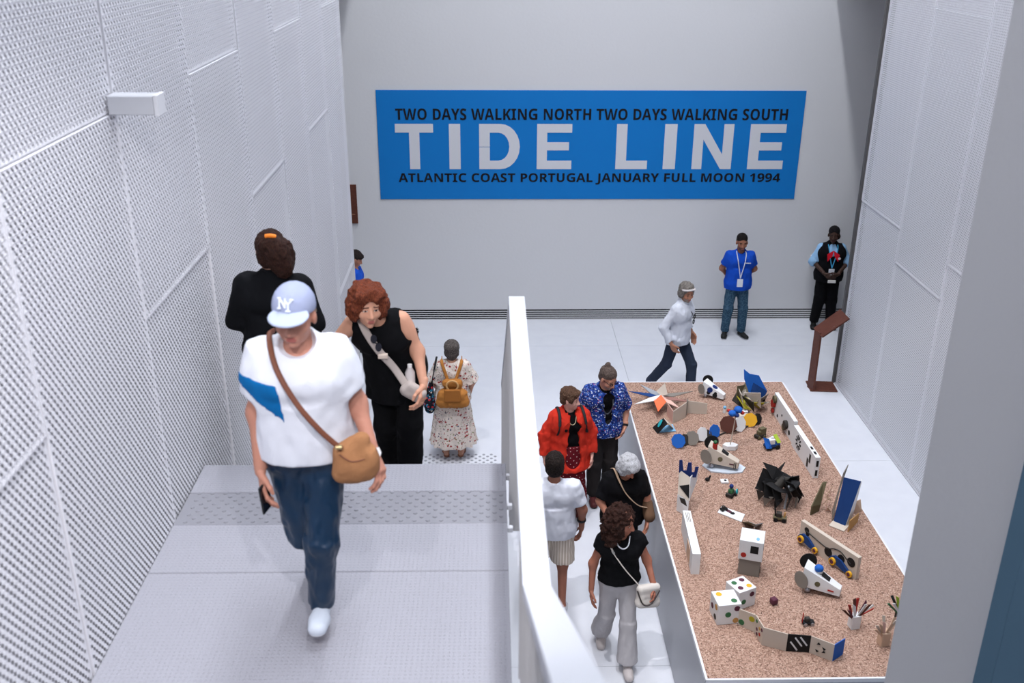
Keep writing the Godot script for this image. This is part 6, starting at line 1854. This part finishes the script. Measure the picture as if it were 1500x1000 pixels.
	pod("white card capsule with a blue helmeted driver near the car board", tp(1203, 866), -0.52, 0.32, P.white, func(o: Node3D, r: Array, f: Array, sn: Vector3, tn: Vector3) -> void:
		var m: Vector3 = r[0].lerp(f[0], 0.4).lerp(r[3].lerp(f[3], 0.4), 0.45)
		obj("porthole", MB.new().disc(m + sn * 0.002, sn, 0.024, 0.004, 16), P.khaki, o)
		var q: Vector3 = r[0].lerp(f[0], 0.68).lerp(r[3].lerp(f[3], 0.68), 0.25)
		obj("mark", MB.new().plate([q + sn * 0.003, q + (f[0] - r[0]) * 0.16 + sn * 0.003, q + (f[0] - r[0]) * 0.16 + V(0, 0.014, 0) + sn * 0.003, q + V(0, 0.014, 0) + sn * 0.003], 0.004), P.red, o)
		var w: Vector3 = (r[3].lerp(f[3], 0.62) + r[2].lerp(f[2], 0.62)) / 2.0
		obj("hatch", MB.new().plate([w + V(-0.05, 0.036, 0.03), w + V(0.02, -0.008, 0.03), w + V(0.02, -0.008, -0.03), w + V(-0.05, 0.036, -0.03)], 0.006), P.black, o)
		var d: Vector3 = (r[3].lerp(f[3], 0.38) + r[2].lerp(f[2], 0.38)) / 2.0
		obj("driver", MB.new().ball(d + V(0, 0.025, 0), V(0.032, 0.036, 0.03), 10, 8), P.white, o)
		obj("helmet", MB.new().ball(d + V(-0.008, 0.042, 0), V(0.04, 0.036, 0.038), 12, 8), P.blue, o))
	bouquet(tp(1250, 918), "white box holding a fan of dark red and white sticks", P.white, [P.brown, P.plum, P.red, P.white, P.brown, P.red, P.white], 5)
	bouquet(tp(1293, 943), "pale card holder with a fan of beige sticks beside the wall end", P.ply, [P.ply, P.beige, P.ply, P.pink, P.beige], 6)
	bouquet(tp(1318, 912), "dark holder with green and white sticks beside the wall end", P.dark, [P.green, P.white, P.black, P.lime, P.green], 7)

func bouquet(at: Vector3, label: String, box: Material, cols: Array, sd: int) -> void:
	var t := thing("stick_fan", label, "model", at, 0.2)
	obj("holder", MB.new().box(V(-0.04, 0, -0.035), V(0.04, 0.13, 0.035), 0.003), box, t)
	var r := RandomNumberGenerator.new()
	r.seed = sd
	for i in 11:
		var a := lerpf(-0.75, 1.0, i / 10.0)
		var d := V(sin(a), cos(a), r.randf_range(-0.3, 0.3)).normalized()
		var b := V(lerpf(-0.03, 0.03, i / 10.0), 0.1, r.randf_range(-0.02, 0.02))
		var m := MB.new()
		m.plate([b - V(0.009, 0, 0), b + V(0.009, 0, 0), b + V(0.013, 0, 0) + d * r.randf_range(0.13, 0.18), b - V(0.013, 0, 0) + d * 0.17], 0.005)
		obj("stick", m, cols[i % cols.size()], t)
# ---------------------------------------------------------------- scene
func _ready() -> void:
	# camera, environment, light, exposure
	var cam := Camera3D.new()
	cam.name = "camera"
	add_child(cam)
	cam_basis = Basis(Vector3.UP, deg_to_rad(-YAW)) * Basis(Vector3.RIGHT, deg_to_rad(-PITCH)) * Basis(Vector3.BACK, deg_to_rad(ROLL))
	cam.transform = Transform3D(cam_basis, EYE)
	cam.keep_aspect = Camera3D.KEEP_HEIGHT
	cam.fov = rad_to_deg(2.0 * atan(500.0 / FOC))
	cam.near = 0.05
	cam.far = 100.0
	cam.current = true
	var lens := CameraAttributesPhysical.new()
	lens.frustum_focal_length = 35.0
	lens.exposure_aperture = 2.8
	lens.frustum_focus_distance = 11.5
	cam.attributes = lens
	cam.fov = rad_to_deg(2.0 * atan(500.0 / FOC))
	var env := Environment.new()
	env.background_mode = Environment.BG_COLOR
	env.background_color = Color(0.02, 0.02, 0.022)
	env.tonemap_mode = Environment.TONE_MAPPER_LINEAR
	env.tonemap_exposure = 1.0
	env.sdfgi_enabled = true
	env.ssao_enabled = true
	env.ssil_enabled = true
	var we := WorldEnvironment.new()
	we.name = "environment"
	we.environment = env
	add_child(we)
	make_materials()
	area(Vector3(1.65, 20.3, -8.5), Vector2(0.7, 14.4), 250.0, Color(0.96, 0.975, 1.0), "skylight_panel", "long glowing panel of the skylight high above the hall")
	area(Vector3(1.7, 8.08, 1.4), Vector2(1.2, 1.2), 7.0, Color(0.97, 0.97, 1.0), "added_fill_panel", "added unseen fill light panel above the upper stair flight")  # unseen panel added to fill the near wall end and the people
	spot(Vector3(-1.2, 7.9, -0.6), Vector3(-0.8, 3.46, -4.2), 26.0, 9.0, Color(0.98, 0.97, 0.98), "ceiling_spotlight", "white ceiling spotlight above the wall side of the landing", Vector3(0, 0.22, 0))
	spot(Vector3(0.3, 7.9, -0.6), Vector3(-0.9, 3.46, -4.3), 26.0, 9.0, Color(0.98, 0.97, 0.98), "ceiling_spotlight", "white ceiling spotlight above the railing side of the landing", Vector3(0, 0.22, 0))
	spot(Vector3(-1.4, 10.5, -6.5), Vector3(2.2, 0.98, -8.8), 24.0, 34.0, Color(0.98, 0.97, 0.98), "wall_spotlight", "white spotlight on the light well's wall aimed at the display table", Vector3(-0.3, 0, 0))
	build_shell()
	build_stair()
	build_banner()
	build_table()
	build_people()
	run_jobs()
